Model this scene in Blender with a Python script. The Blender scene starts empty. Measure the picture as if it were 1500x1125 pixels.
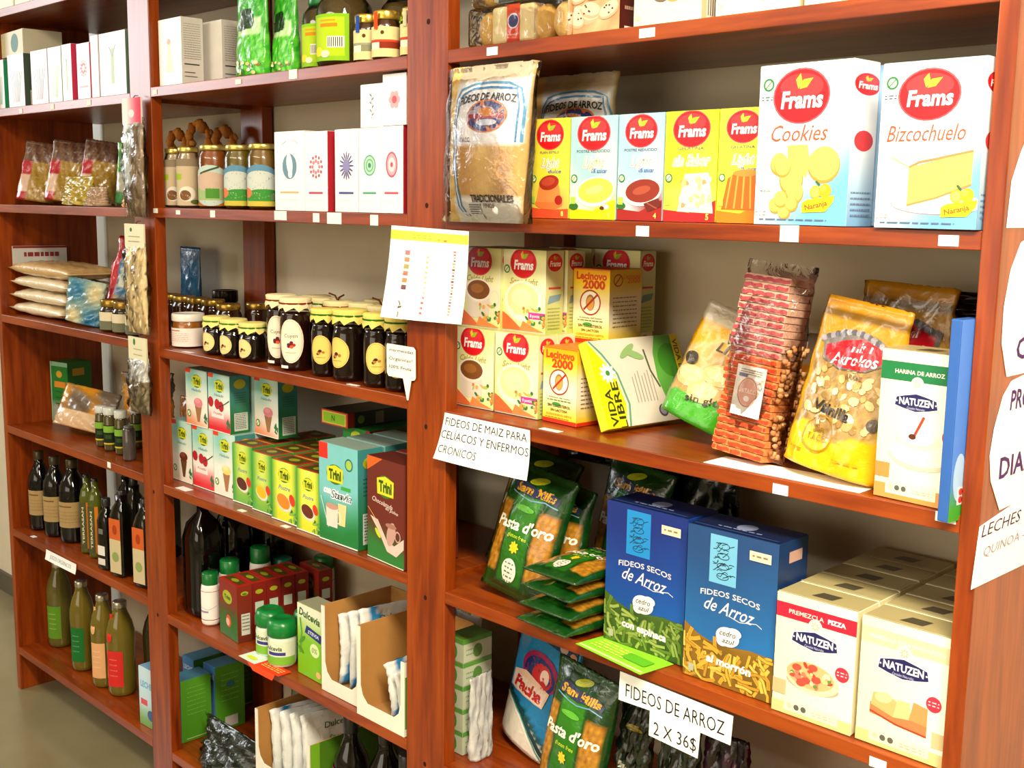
import bpy, math, random
from mathutils import Vector, Matrix

C = bpy.context.scene.collection
scn = bpy.context.scene
rnd = random.Random(7)
R = math.radians
PI = math.pi

# ------------------------------------------------------------------ camera
def make_camera():
    yaw, pitch, roll = -0.78713, 0.15417, 0.01503
    cy, sy, cp, sp, cr, sr = math.cos(yaw), math.sin(yaw), math.cos(pitch), math.sin(pitch), math.cos(roll), math.sin(roll)
    fwd = Vector((sy*cp, cy*cp, -sp)); right = Vector((cy, -sy, 0)); up = right.cross(fwd)
    r = right*cr + up*sr; u = -right*sr + up*cr
    m = Matrix((r, u, -fwd)).transposed().to_4x4()
    m.translation = Vector((0.32928, -1.24465, 1.415))
    cam = bpy.data.cameras.new('camera'); cam.sensor_width = 36; cam.sensor_fit = 'HORIZONTAL'
    cam.lens = 36*1694.2/1500
    cam.clip_start = 0.02
    o = bpy.data.objects.new('camera', cam); C.objects.link(o); o.matrix_world = m
    scn.camera = o
make_camera()

# ------------------------------------------------------------------ world, lights, exposure
w = bpy.data.worlds.new('world'); scn.world = w; w.use_nodes = True
w.node_tree.nodes['Background'].inputs[0].default_value = (1, 0.90, 0.74, 1)
w.node_tree.nodes['Background'].inputs[1].default_value = 0.85
def area(name, loc, rot, sx, sy, power, col):
    l = bpy.data.lights.new(name, 'AREA'); l.shape = 'RECTANGLE'; l.size = sx; l.size_y = sy
    l.energy = power; l.color = col
    o = bpy.data.objects.new(name, l); C.objects.link(o); o.location = loc; o.rotation_euler = rot
    return o
area('ceiling_tube_light', (-1.4, -2.4, 2.50), (R(25), 0, 0), 2.6, 0.30, 24, (1.0, 0.92, 0.78))
area('left_window_light', (-5.4, -1.9, 2.15), (0, R(-78), R(8)), 1.0, 1.6, 42, (0.93, 0.97, 1.0))
area('ceiling_tube_light', (0.65, -1.15, 2.45), (R(22), R(4), 0), 1.3, 0.30, 90, (1.0, 0.88, 0.68))
area('front_fill_light', (-1.0, -4.0, 1.35), (R(90), 0, 0), 3.0, 1.3, 29, (1.0, 0.90, 0.74))  # unseen soft fill, added behind the camera to brighten the shaded compartments
vs = scn.view_settings
vs.view_transform = 'Standard'; vs.look = 'None'; vs.gamma = 1; vs.use_curve_mapping = False
vs.exposure = 0.55

# ------------------------------------------------------------------ materials
def lin(c):
    return tuple((x/12.92 if x <= 0.04045 else ((x+0.055)/1.055)**2.4) for x in [v/255.0 for v in c])
def hx(c):
    if isinstance(c, str):
        return (int(c[0:2], 16), int(c[2:4], 16), int(c[4:6], 16))
    return c
_lc = {}
def L4(c):
    k = c if isinstance(c, str) else tuple(c)
    if k not in _lc: _lc[k] = lin(hx(c))+(1.0,)
    return _lc[k]
def newmat(name):
    m = bpy.data.materials.new(name); m.use_nodes = True
    return m, m.node_tree, m.node_tree.nodes['Principled BSDF']
def printed(name, rough, spec=0.4, coat=0.0, bump=0.0, bscale=60, metal=0.0):
    m, t, b = newmat(name)
    a = t.nodes.new('ShaderNodeVertexColor'); a.layer_name = 'Col'
    n = t.nodes.new('ShaderNodeTexNoise'); n.inputs['Scale'].default_value = 35; n.inputs['Detail'].default_value = 3
    tc = t.nodes.new('ShaderNodeTexCoord'); t.links.new(tc.outputs['Object'], n.inputs['Vector'])
    mx = t.nodes.new('ShaderNodeMix'); mx.data_type = 'RGBA'; mx.blend_type = 'MULTIPLY'; mx.inputs[0].default_value = 0.12
    t.links.new(a.outputs['Color'], mx.inputs[6]); t.links.new(n.outputs['Fac'], mx.inputs[7])
    t.links.new(mx.outputs[2], b.inputs['Base Color'])
    b.inputs['Roughness'].default_value = rough; b.inputs['Specular IOR Level'].default_value = spec
    b.inputs['Coat Weight'].default_value = coat; b.inputs['Coat Roughness'].default_value = 0.08
    b.inputs['Metallic'].default_value = metal
    if bump:
        n2 = t.nodes.new('ShaderNodeTexNoise'); n2.inputs['Scale'].default_value = bscale; n2.inputs['Detail'].default_value = 4; n2.inputs['Distortion'].default_value = 1.2
        t.links.new(tc.outputs['Object'], n2.inputs['Vector'])
        bp = t.nodes.new('ShaderNodeBump'); bp.inputs['Strength'].default_value = bump; bp.inputs['Distance'].default_value = 0.004
        t.links.new(n2.outputs['Fac'], bp.inputs['Height']); t.links.new(bp.outputs['Normal'], b.inputs['Normal'])
    return m
M_CARD = printed('printed_card', 0.42, 0.45)
M_PAPER = printed('paper', 0.75, 0.2)
M_FILM = printed('glossy_film', 0.24, 0.5, 0.3, 0.45, 55)
M_METAL = printed('metal_lid', 0.25, 0.5, 0, 0, 60, 0.8)
M_PLAST = printed('plastic', 0.28, 0.5)
M_FOOD = printed('food', 0.7, 0.3, 0, 0.5, 120)
M_CLOTH = printed('cloth', 0.9, 0.1, 0, 0.4, 200)
M_DARKG = printed('dark_glass', 0.08, 0.45, 0.15)
M_KRAFT = printed('kraft_card', 0.85, 0.15, 0, 0.1, 150)

def clear_mat(name, alpha, rough, bump):
    m = bpy.data.materials.new(name); m.use_nodes = True; t = m.node_tree; t.nodes.clear()
    out = t.nodes.new('ShaderNodeOutputMaterial'); tr = t.nodes.new('ShaderNodeBsdfTransparent')
    gl = t.nodes.new('ShaderNodeBsdfGlossy'); gl.inputs['Roughness'].default_value = rough
    mx = t.nodes.new('ShaderNodeMixShader'); fr = t.nodes.new('ShaderNodeFresnel'); fr.inputs['IOR'].default_value = 1.45
    ad = t.nodes.new('ShaderNodeMath'); ad.operation = 'ADD'; ad.inputs[1].default_value = alpha
    t.links.new(fr.outputs[0], ad.inputs[0]); t.links.new(ad.outputs[0], mx.inputs[0])
    t.links.new(tr.outputs[0], mx.inputs[1]); t.links.new(gl.outputs[0], mx.inputs[2]); t.links.new(mx.outputs[0], out.inputs[0])
    if bump:
        tc = t.nodes.new('ShaderNodeTexCoord'); n2 = t.nodes.new('ShaderNodeTexNoise'); n2.inputs['Scale'].default_value = 40; n2.inputs['Detail'].default_value = 3; n2.inputs['Distortion'].default_value = 2
        t.links.new(tc.outputs['Object'], n2.inputs['Vector'])
        bp = t.nodes.new('ShaderNodeBump'); bp.inputs['Strength'].default_value = bump; bp.inputs['Distance'].default_value = 0.006
        t.links.new(n2.outputs['Fac'], bp.inputs['Height']); t.links.new(bp.outputs['Normal'], gl.inputs['Normal']); t.links.new(bp.outputs['Normal'], fr.inputs['Normal'])
    return m
M_CLEAR = clear_mat('clear_film', 0.015, 0.10, 0.4)
M_GLASS = clear_mat('jar_glass', 0.02, 0.03, 0)

def wood(name, axis):
    m, t, b = newmat(name)
    tc = t.nodes.new('ShaderNodeTexCoord'); mp = t.nodes.new('ShaderNodeMapping')
    sc = {'x': (1.2, 14, 14), 'z': (14, 14, 1.2), 'y': (14, 1.2, 14)}[axis]
    mp.inputs['Scale'].default_value = sc
    oi = t.nodes.new('ShaderNodeObjectInfo'); vm = t.nodes.new('ShaderNodeVectorMath'); vm.operation = 'ADD'
    cm = t.nodes.new('ShaderNodeCombineXYZ'); mm = t.nodes.new('ShaderNodeMath'); mm.operation = 'MULTIPLY'; mm.inputs[1].default_value = 40
    t.links.new(oi.outputs['Random'], mm.inputs[0]); t.links.new(mm.outputs[0], cm.inputs[0]); t.links.new(mm.outputs[0], cm.inputs[1]); t.links.new(mm.outputs[0], cm.inputs[2])
    t.links.new(tc.outputs['Object'], mp.inputs['Vector']); t.links.new(mp.outputs[0], vm.inputs[0]); t.links.new(cm.outputs[0], vm.inputs[1])
    n = t.nodes.new('ShaderNodeTexNoise'); n.inputs['Scale'].default_value = 2.2; n.inputs['Detail'].default_value = 6; n.inputs['Distortion'].default_value = 0.6
    n2 = t.nodes.new('ShaderNodeTexNoise'); n2.inputs['Scale'].default_value = 9; n2.inputs['Detail'].default_value = 4
    t.links.new(vm.outputs[0], n.inputs['Vector']); t.links.new(vm.outputs[0], n2.inputs['Vector'])
    mx0 = t.nodes.new('ShaderNodeMath'); mx0.operation = 'MULTIPLY_ADD'; mx0.inputs[1].default_value = 0.5
    t.links.new(n2.outputs['Fac'], mx0.inputs[0]); t.links.new(n.outputs['Fac'], mx0.inputs[2])
    cr = t.nodes.new('ShaderNodeValToRGB'); e = cr.color_ramp.elements
    e[0].position = 0.38; e[0].color = L4('501602'); e[1].position = 0.92; e[1].color = L4('98420c')
    x = cr.color_ramp.elements.new(0.65); x.color = L4('7a2e06')
    t.links.new(mx0.outputs[0], cr.inputs[0]); t.links.new(cr.outputs[0], b.inputs['Base Color'])
    b.inputs['Roughness'].default_value = 0.32; b.inputs['Specular IOR Level'].default_value = 0.36; b.inputs['Coat Weight'].default_value = 0.15; b.inputs['Coat Roughness'].default_value = 0.25
    bp = t.nodes.new('ShaderNodeBump'); bp.inputs['Strength'].default_value = 0.08; bp.inputs['Distance'].default_value = 0.002
    t.links.new(n2.outputs['Fac'], bp.inputs['Height']); t.links.new(bp.outputs['Normal'], b.inputs['Normal'])
    return m
WX, WY, WZ = wood('varnished_wood_lengthwise', 'x'), wood('varnished_wood_deep', 'y'), wood('varnished_wood_upright', 'z')

def plaster(name, c1, c2, scale, rough, bump=0.1):
    m, t, b = newmat(name)
    tc = t.nodes.new('ShaderNodeTexCoord'); n = t.nodes.new('ShaderNodeTexNoise'); n.inputs['Scale'].default_value = scale; n.inputs['Detail'].default_value = 5
    t.links.new(tc.outputs['Object'], n.inputs['Vector'])
    cr = t.nodes.new('ShaderNodeValToRGB'); e = cr.color_ramp.elements
    e[0].position = 0.3; e[0].color = L4(c1); e[1].position = 0.75; e[1].color = L4(c2)
    t.links.new(n.outputs['Fac'], cr.inputs[0]); t.links.new(cr.outputs[0], b.inputs['Base Color'])
    b.inputs['Roughness'].default_value = rough
    bp = t.nodes.new('ShaderNodeBump'); bp.inputs['Strength'].default_value = bump; bp.inputs['Distance'].default_value = 0.002
    t.links.new(n.outputs['Fac'], bp.inputs['Height']); t.links.new(bp.outputs['Normal'], b.inputs['Normal'])
    return m
M_WALL = plaster('painted_plaster', 'cdc0a4', 'd8ccb0', 6, 0.7)
M_CEIL = plaster('white_ceiling', 'd8d2c4', 'e2dccd', 4, 0.8)
M_FLOOR = plaster('polished_concrete', '7a7152', '918868', 2.3, 0.22, 0.03)
M_PIPE = plaster('white_pvc', 'd4d8cc', 'dfe2d8', 5, 0.4)
M_BASE = plaster('dark_skirting', '50493a', '5c5444', 9, 0.5)

# ------------------------------------------------------------------ mesh accumulators
def mkobj(name, verts, faces, cols, mat, parent=None, smooth=False, loc=None, bevel=0):
    me = bpy.data.meshes.new(name); me.from_pydata(verts, [], faces)
    if cols is not None:
        at = me.color_attributes.new('Col', 'FLOAT_COLOR', 'POINT')
        flat = []
        for c in cols: flat.extend(L4(c))
        at.data.foreach_set('color', flat)
    me.materials.append(mat)
    if smooth: me.polygons.foreach_set('use_smooth', [True]*len(me.polygons))
    me.update()
    o = bpy.data.objects.new(name, me); C.objects.link(o)
    if parent: o.parent = parent
    if loc: o.location = loc
    if bevel:
        b = o.modifiers.new('bevel', 'BEVEL'); b.width = bevel; b.segments = 2; b.limit_method = 'ANGLE'; b.angle_limit = R(40)
    return o
class G:
    def __init__(s): s.v = []; s.f = []; s.c = []
    def add(s, v, f, c):
        n = len(s.v); s.v += [tuple(p) for p in v]; s.f += [tuple(i+n for i in q) for q in f]
        s.c += (c if isinstance(c, list) else [c]*len(v)); return s
    def box(s, x0, y0, z0, x1, y1, z1, c='ffffff'):
        v = [(x0,y0,z0),(x1,y0,z0),(x1,y1,z0),(x0,y1,z0),(x0,y0,z1),(x1,y0,z1),(x1,y1,z1),(x0,y1,z1)]
        return s.add(v, [(0,3,2,1),(4,5,6,7),(0,1,5,4),(1,2,6,5),(2,3,7,6),(3,0,4,7)], c)
    def quadbox(s, pts, n, c):            # slab from 4 corners, thickness vector n
        n = Vector(n); p = [Vector(q) for q in pts]; v = p+[q+n for q in p]
        return s.add(v, [(0,1,2,3),(7,6,5,4),(0,4,5,1),(1,5,6,2),(2,6,7,3),(3,7,4,0)], c)
    def lathe(s, prof, n=20, c='ffffff', cx=0, cy=0, z=0):
        v = []; f = []; cc = []
        for i, (r, h) in enumerate(prof):
            for k in range(n):
                a = 2*PI*k/n; v.append((cx+r*math.cos(a), cy+r*math.sin(a), z+h)); cc.append(c[i] if isinstance(c, list) else c)
        for i in range(len(prof)-1):
            for k in range(n):
                k2 = (k+1) % n; f.append((i*n+k, i*n+k2, (i+1)*n+k2, (i+1)*n+k))
        f.append(tuple(range(n-1, -1, -1))); f.append(tuple((len(prof)-1)*n+k for k in range(n)))
        return s.add(v, f, cc)
    def tube(s, path, r, c, n=6):
        v = []; f = []
        for i, p in enumerate(path):
            p = Vector(p); a = Vector(path[max(i-1, 0)]); b = Vector(path[min(i+1, len(path)-1)]); t = (b-a).normalized()
            up = Vector((0,0,1)) if abs(t.z) < .9 else Vector((1,0,0)); x = t.cross(up).normalized(); y = t.cross(x)
            for k in range(n):
                q = 2*PI*k/n; v.append(p+(x*math.cos(q)+y*math.sin(q))*r)
        for i in range(len(path)-1):
            for k in range(n):
                f.append((i*n+k, i*n+(k+1) % n, (i+1)*n+(k+1) % n, (i+1)*n+k))
        f.append(tuple(range(n))); f.append(tuple((len(path)-1)*n+k for k in range(n-1, -1, -1)))
        return s.add(v, f, c)
    def ball(s, c0, r, c, nu=12, nv=8, jit=0, seed=0):
        q = random.Random(seed); v = []; f = []
        for j in range(1, nv):
            th = PI*j/nv
            for k in range(nu):
                a = 2*PI*k/nu; m = 1+jit*(q.random()-.5)
                v.append((c0[0]+r[0]*m*math.sin(th)*math.cos(a), c0[1]+r[1]*m*math.sin(th)*math.sin(a), c0[2]-r[2]*m*math.cos(th)))
        for j in range(nv-2):
            for k in range(nu): f.append((j*nu+k, j*nu+(k+1) % nu, (j+1)*nu+(k+1) % nu, (j+1)*nu+k))
        f.append(tuple(range(nu-1, -1, -1))); f.append(tuple((nv-2)*nu+k for k in range(nu)))
        return s.add(v, f, c)
    def out(s, name, mat, parent=None, smooth=False, bevel=0, loc=None):
        return mkobj(name, s.v, s.f, s.c, mat, parent, smooth, loc, bevel)

# ------------------------------------------------------------------ things
def tag(o, label, cat, group=None):
    o['label'] = label; o['category'] = cat
    if group: o['group'] = group
    return o
def thing(name, label, cat, loc=(0,0,0), rz=0, group=None, rx=0, ry=0):
    o = bpy.data.objects.new(name, None); C.objects.link(o); o.empty_display_size = 0.02
    o.location = loc; o.rotation_euler = (R(rx), R(ry), R(rz))
    return tag(o, label, cat, group)
def dup(root, loc, label, rz=None, group=None):
    r = root.copy(); C.objects.link(r); r.location = loc; r['label'] = label
    if rz is not None: r.rotation_euler[2] = R(rz)
    if group: r['group'] = group
    for ch in list(root.children):
        c = ch.copy(); C.objects.link(c); c.parent = r
        for g in list(ch.children):
            d = g.copy(); C.objects.link(d); d.parent = c
    return r

# ------------------------------------------------------------------ printing (flat colour shapes laid on a surface)
_txt = {}
def text_mesh(s, bold, shear):
    k = (s, bold, shear)
    if k in _txt: return _txt[k]
    cu = bpy.data.curves.new('lettering', 'FONT'); cu.body = s; cu.size = 1; cu.resolution_u = 2; cu.offset = bold; cu.shear = shear
    cu.fill_mode = 'FRONT' if hasattr(cu, 'fill_mode') else cu.fill_mode
    ob = bpy.data.objects.new('lettering', cu)
    C.objects.link(ob); bpy.context.view_layer.update()
    dg = bpy.context.evaluated_depsgraph_get()
    me = bpy.data.meshes.new_from_object(ob.evaluated_get(dg))
    v = [(p.co.x, p.co.y) for p in me.vertices]; f = [tuple(p.vertices) for p in me.polygons]
    bpy.data.objects.remove(ob); bpy.data.meshes.remove(me); bpy.data.curves.remove(cu)
    _txt[k] = (v, f); return _txt[k]
CAP = 0.70
class P:
    """u runs 0..1 across, v runs 0..H up, both in widths of the printed face"""
    def __init__(s, S, H, curved=False, lift=0.00025, step=0.00007):
        s.S = S; s.H = H; s.n = 1; s.v = []; s.f = []; s.c = []; s.o = lift; s.lift = lift; s.k = curved; s.step = step
    def add(s, pts, faces, col):
        s.o += s.step; n = len(s.v)
        if s.k: pts, faces, col = s.fine(list(pts), faces, col)
        s.v += [(u, v, s.n) for u, v in pts]; s.n += 1; s.f += [tuple(i+n for i in q) for q in faces]
        s.c += (col if isinstance(col, list) else [col]*len(pts))
    def fine(s, pts, faces, col):
        L2 = s.L**2; cl = list(col) if isinstance(col, list) else [col]*len(pts); tri = []
        for q in faces:
            if len(q) == 3: tri.append(tuple(q))
            elif len(q) == 4: tri += [(q[0], q[1], q[2]), (q[0], q[2], q[3])]
            else:
                from mathutils.geometry import tessellate_polygon
                tri += [tuple(q[i] for i in t) for t in tessellate_polygon([[Vector((pts[k][0], pts[k][1], 0)) for k in q]])]
        mid = {}; out = []
        def d2(a, b): return (pts[a][0]-pts[b][0])**2+(pts[a][1]-pts[b][1])**2
        def m(a, b):
            k = (min(a, b), max(a, b))
            if k not in mid:
                mid[k] = len(pts); pts.append(((pts[a][0]+pts[b][0])/2, (pts[a][1]+pts[b][1])/2)); cl.append(mixc(cl[a], cl[b], .5))
            return mid[k]
        while tri:
            a, b, c = tri.pop(); e = [(d2(a, b), a, b, c), (d2(b, c), b, c, a), (d2(c, a), c, a, b)]; e.sort(reverse=True)
            if e[0][0] <= L2: out.append((a, b, c)); continue
            _, p, q, r = e[0]; k = m(p, q); tri += [(p, k, r), (k, q, r)]
        return pts, out, cl
    L = .07
    def paint(s, fn, nu=10, nv=14, u0=0, v0=0, u1=1, v1=None):
        if v1 is None: v1 = s.H
        p = []; c = []
        for j in range(nv+1):
            for i in range(nu+1):
                a, b = i/nu, j/nv; p.append((u0+(u1-u0)*a, v0+(v1-v0)*b)); c.append(fn(a, b))
        s.add(p, [(j*(nu+1)+i, j*(nu+1)+i+1, (j+1)*(nu+1)+i+1, (j+1)*(nu+1)+i) for j in range(nv) for i in range(nu)], c)
    def rect(s, u0, v0, u1, v1, c):
        if s.k: s.paint(lambda a, b: c, 12 if u1-u0 > .25 else 4, 6 if v1-v0 > .25 else 2, u0, v0, u1, v1)
        else: s.add([(u0,v0),(u1,v0),(u1,v1),(u0,v1)], [(0,1,2,3)], c)
    def ell(s, cx, cy, rx, ry, c, rot=0, n=26, a0=0, a1=360):
        cr, sr = math.cos(R(rot)), math.sin(R(rot)); p = [(cx, cy)]; rings = 3 if s.k else 1; m = n
        for q in range(1, rings+1):
            for i in range(m+1):
                a = R(a0+(a1-a0)*i/m); x, y = rx*q/rings*math.cos(a), ry*q/rings*math.sin(a)
                p.append((cx+x*cr-y*sr, cy+x*sr+y*cr))
        f = [(0, 1+i, 2+i) for i in range(m)]
        for q in range(rings-1):
            b = 1+q*(m+1); f += [(b+i, b+m+1+i, b+m+2+i, b+i+1) for i in range(m)]
        s.add(p, f, c)
    def ring(s, cx, cy, rx, ry, t, c, n=26):
        p = []
        for i in range(n+1):
            a = 2*PI*i/n; p += [(cx+rx*math.cos(a), cy+ry*math.sin(a)), (cx+(rx-t)*math.cos(a), cy+(ry-t)*math.sin(a))]
        s.add(p, [(2*i, 2*i+2, 2*i+3, 2*i+1) for i in range(n)], c)
    def poly(s, pts, c): s.add(pts, [tuple(range(len(pts)))], c)
    def line(s, pts, w, c, taper=False):
        p = []; n = len(pts)
        for i in range(n):
            a = Vector(pts[max(i-1,0)]); b = Vector(pts[min(i+1,n-1)]); d = (b-a); d = d/(d.length or 1); q = Vector((-d.y, d.x))
            ww = w*(0.25+0.75*math.sin(PI*(i+.5)/n)) if taper else w
            m = Vector(pts[i]); p += [tuple(m+q*ww/2), tuple(m-q*ww/2)]
        s.add(p, [(2*i, 2*i+1, 2*i+3, 2*i+2) for i in range(n-1)], c)
    def txt(s, t, cx, cy, h, c, bold=0.0, shear=0.0, w=None, rot=0, arc=0):
        v, f = text_mesh(t, bold, shear)
        if not v: return
        x0 = min(p[0] for p in v); x1 = max(p[0] for p in v); k = h/CAP; kx = k
        if w: kx = w/(x1-x0)
        xm = (x0+x1)/2; cr, sr = math.cos(R(rot)), math.sin(R(rot)); p = []
        for x, y in v:
            a, b = (x-xm)*kx, (y-CAP/2)*k
            if arc: b -= arc*a*a
            p.append((cx+a*cr-b*sr, cy+a*sr+b*cr))
        s.add(p, f, c)
    def lines_of_text(s, u0, u1, v, n, dv, h, c, seed=1):      # small print nobody can read: rows of dashes
        q = random.Random(seed)
        for i in range(n):
            u = u0
            while u < u1:
                l = (0.04+0.08*q.random())*(u1-u0+.3); s.rect(u, v-i*dv, min(u+l, u1), v-i*dv+h, c); u += l+0.02
    def out(s, name, parent, mat=None):
        st = min(s.step, .0014/s.n); vv = [tuple(s.S(min(1, max(0, u)), min(s.H, max(.002, v)), s.lift+k*st)) for u, v, k in s.v]
        return mkobj(name, vv, s.f, s.c, mat or M_CARD, parent, smooth=s.k)
def face_front(w, x0=None, y=0, z0=0):
    a = -w/2 if x0 is None else x0
    return lambda u, v, o: (a+u*w, y-o, z0+v*w)
def face_right(x, d, y0=0, z0=0):
    return lambda u, v, o: (x+o, y0+u*d, z0+v*d)
def face_top(w, d, z, y0=0):
    return lambda u, v, o: (-w/2+u*w, y0+v*w, z+o)
def cyl(r, a0, a1, z0=0, cx=0, cy=0):     # angle 0 = towards -y, positive to +x
    def S(u, v, o):
        a = R(a0+(a1-a0)*u); W = r*R(a1-a0)
        return (cx+(r+o)*math.sin(a), cy-(r+o)*math.cos(a), z0+v*W)
    return S
def mixc(a, b, t):
    a, b = hx(a), hx(b); t = max(0, min(1, t)); return tuple(int(a[i]+(b[i]-a[i])*t) for i in range(3))
def vgrad(stops):
    def f(a, b):
        for i in range(len(stops)-1):
            if b <= stops[i+1][0]:
                return mixc(stops[i][1], stops[i+1][1], (b-stops[i][0])/(stops[i+1][0]-stops[i][0]+1e-9))
        return hx(stops[-1][1])
    return f
def hn(x, y, s=0):
    return (math.sin(x*12.9+y*7.7+s)*.5+math.sin(x*31.1-y*17.3+s*2)*.3+math.sin(x*5.3+y*43.7+s*3)*.2)

# ------------------------------------------------------------------ the room
def struct(name, g, mat):
    o = g.out(name, mat); o['kind'] = 'structure'; return o
WY0 = 0.312
struct('floor', G().box(-6, -4.2, -0.05, 3.2, WY0, 0), M_FLOOR)
struct('wall_back', G().box(-6, WY0, 0, 3.2, WY0+.1, 2.7), M_WALL)
struct('wall_left', G().box(-6.1, -4.2, 0, -6, WY0, 2.7), M_WALL)
struct('wall_right', G().box(3.2, -4.2, 0, 3.3, WY0, 2.7), M_WALL)
struct('wall_front', G().box(-6, -4.3, 0, 3.2, -4.2, 2.7), M_WALL)
struct('ceiling', G().box(-6, -4.2, 2.7, 3.2, WY0, 2.75), M_CEIL)
struct('baseboard_back', G().box(-6, WY0-.012, 0, -2.96, WY0, 0.07), M_BASE)
struct('trim_1', G().box(-3.0, WY0-.006, 0, -2.905, WY0+.001, 2.5), M_PIPE)

# ------------------------------------------------------------------ the shelving (one bolted unit)
unit = thing('shelving_unit', 'tall varnished reddish wooden shelving with three open bays against the wall', 'shelving', (-1.6, 0, 0))
UX = 1.6
def upart(name, g, m, bevel=0.0015):
    g.v = [(x+UX, y, z) for x, y, z in g.v]; return g.out(name, m, unit, bevel=bevel)
TOPH = 2.18
upart('side_panel', G().box(-2.945, 0, 0, -2.921, .285, TOPH), WZ)
upart('side_panel', G().box(-.206, 0, 0, -.184, .285, TOPH), WZ)
pu1 = upart('front_post', G().box(-2.128, 0, 0, -2.034, .026, TOPH), WZ)
pu2 = upart('front_post', G().box(-1.173, 0, 0, -1.0735, .026, TOPH), WZ)
upart('rear_post', G().box(-2.128, .278, 0, -2.034, .306, TOPH), WZ)
upart('rear_post', G().box(-1.173, .278, 0, -1.0735, .306, TOPH), WZ)
def hole(parent, x, z):
    g = G(); v = [(x+UX+.004*math.cos(k*PI/5), -.0004, z+.0045*math.sin(k*PI/5)) for k in range(10)]
    g.add(v, [tuple(range(10))], '2a1208'); g.out('screw_hole', M_PAPER, parent)
for x, z in ((-1.120, 1.700), (-1.1225, 1.411), (-1.1225, 1.044), (-1.1225, .745), (-1.1225, .44)): hole(pu2, x, z)
for x, z in ((-2.08, .75), (-2.08, .455), (-2.08, 1.07)): hole(pu1, x, z)
BAYS = [(-2.921, -2.128), (-2.034, -1.173), (-1.0735, -.206)]
TOP = {}
def shelf_board(bay, lv, z, tags=()):
    TOP[lv+str(bay+1)] = z+.0007; x0, x1 = BAYS[bay]
    g = G().box(x0, 0, z-.021, x1, .305, z)
    if bay < 2: g.box(x1, .027, z-.021, x1+.05, .277, z-.0002)
    if bay > 0: g.box(x0-.05, .027, z-.021, x0, .277, z-.0002)
    s = upart('shelf', g, WX, .0012)
    for t in tags:                       # (x, width, height, dz) small price stickers on the front edge
        x, wd, ht, dz = t[:4]; q = G()
        if len(t) > 4: q.box(x+UX-wd/2, .004, z+.0002, x+UX+wd/2, .004+ht, z+.0008, 'f2f0ea')
        else: q.box(x+UX-wd/2, -.0012, z-.0105+dz-ht/2, x+UX+wd/2, -.0002, z-.0105+dz+ht/2, 'f6f3ea')
        q.out('price_tag', M_PAPER, s)
    return s
for b in range(3): shelf_board(b, 'T', TOPH-.01)  # unseen top boards, added above the view to block light from overhead
shelf_board(0, 'Z', 1.896); shelf_board(1, 'Z', 1.896); shelf_board(2, 'Z', 1.91)
shelf_board(0, 'A', 1.645, ((-2.53, .02, .012, .0), (-2.72, .02, .012, -.002), (-2.33, .02, .013, 0)))
shelf_board(1, 'A', 1.652, ((-2.015, .018, .010, -.001), (-1.683, .02, .009, 0), (-1.497, .025, .017, .002)))
shelf_board(2, 'A', 1.653, ((-.972, .023, .012, 0), (-.675, .026, .012, 0)))
shelf_board(0, 'B', 1.394)
shelf_board(1, 'B', 1.396, ((-2.028, .018, .010, .004), (-1.93, .017, .009, .002), (-1.79, .018, .014, .001), (-1.545, .04, .017, .002), (-1.43, .019, .016, 0), (-1.375, .042, .02, 0), (-1.26, .021, .018, -.001)))
shelf_board(2, 'B', 1.394, ((-.672, .022, .014, -.002), (-.443, .026, .02, .001), (-.242, .023, .012, -.001)))
shelf_board(0, 'C', 1.094)
shelf_board(1, 'C', 1.088, ((-1.925, .035, .012, 0, 1), (-1.335, .03, .009, 0, 1)))
shelf_board(2, 'C', 1.078, ((-.845, .04, .012, 0, 1), (-.437, .022, .013, -.003), (-.222, .024, .011, .005)))
shelf_board(0, 'D', .783, ((-2.30, .016, .014, .003),))
shelf_board(1, 'D', .776, ((-1.965, .045, .02, 0, 1), (-1.72, .022, .012, 0, 1), (-1.56, .022, .012, 0, 1)))
shelf_board(2, 'D', .768, ((-.283, .022, .012, -.004),))
shelf_board(0, 'E', .484, ((-2.80, .02, .012, 0, 1),))
shelf_board(1, 'E', .468)
shelf_board(2, 'E', .455)
shelf_board(0, 'F', .130); shelf_board(1, 'F', .130); shelf_board(2, 'F', .128)

# ------------------------------------------------------------------ product builders
def carton(label, loc, w, d, h, col='ffffff', rz=0, group=None, front=None, side=None, top=None, topcol=None, cat='carton', name='carton', back=None, flap=True, mat=None, rx=0, ry=0):
    t = thing(name, label, cat, loc, rz, group, rx, ry)
    g = G(); g.box(-w/2, 0, 0, w/2, d, h, col); bd = g.out('box_body', mat or M_CARD, t, bevel=.0012)
    if topcol or flap:
        G().box(-w/2+.001, .0012, h-.0004, w/2-.001, d-.001, h+.0006, topcol or mixc(col, '000000', .06)).out('top_flap', mat or M_CARD, t)
    if front: p = P(face_front(w), h/w); front(p, h/w); p.out('printed_front', bd)
    if side: p = P(face_right(w/2, d), h/d); side(p, h/d); p.out('printed_side', bd)
    if top: p = P(face_top(w, d, h+.0006), d/w); top(p, d/w); p.out('printed_top', bd)
    return t
def clamp01(x): return max(0., min(1., x))
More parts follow.
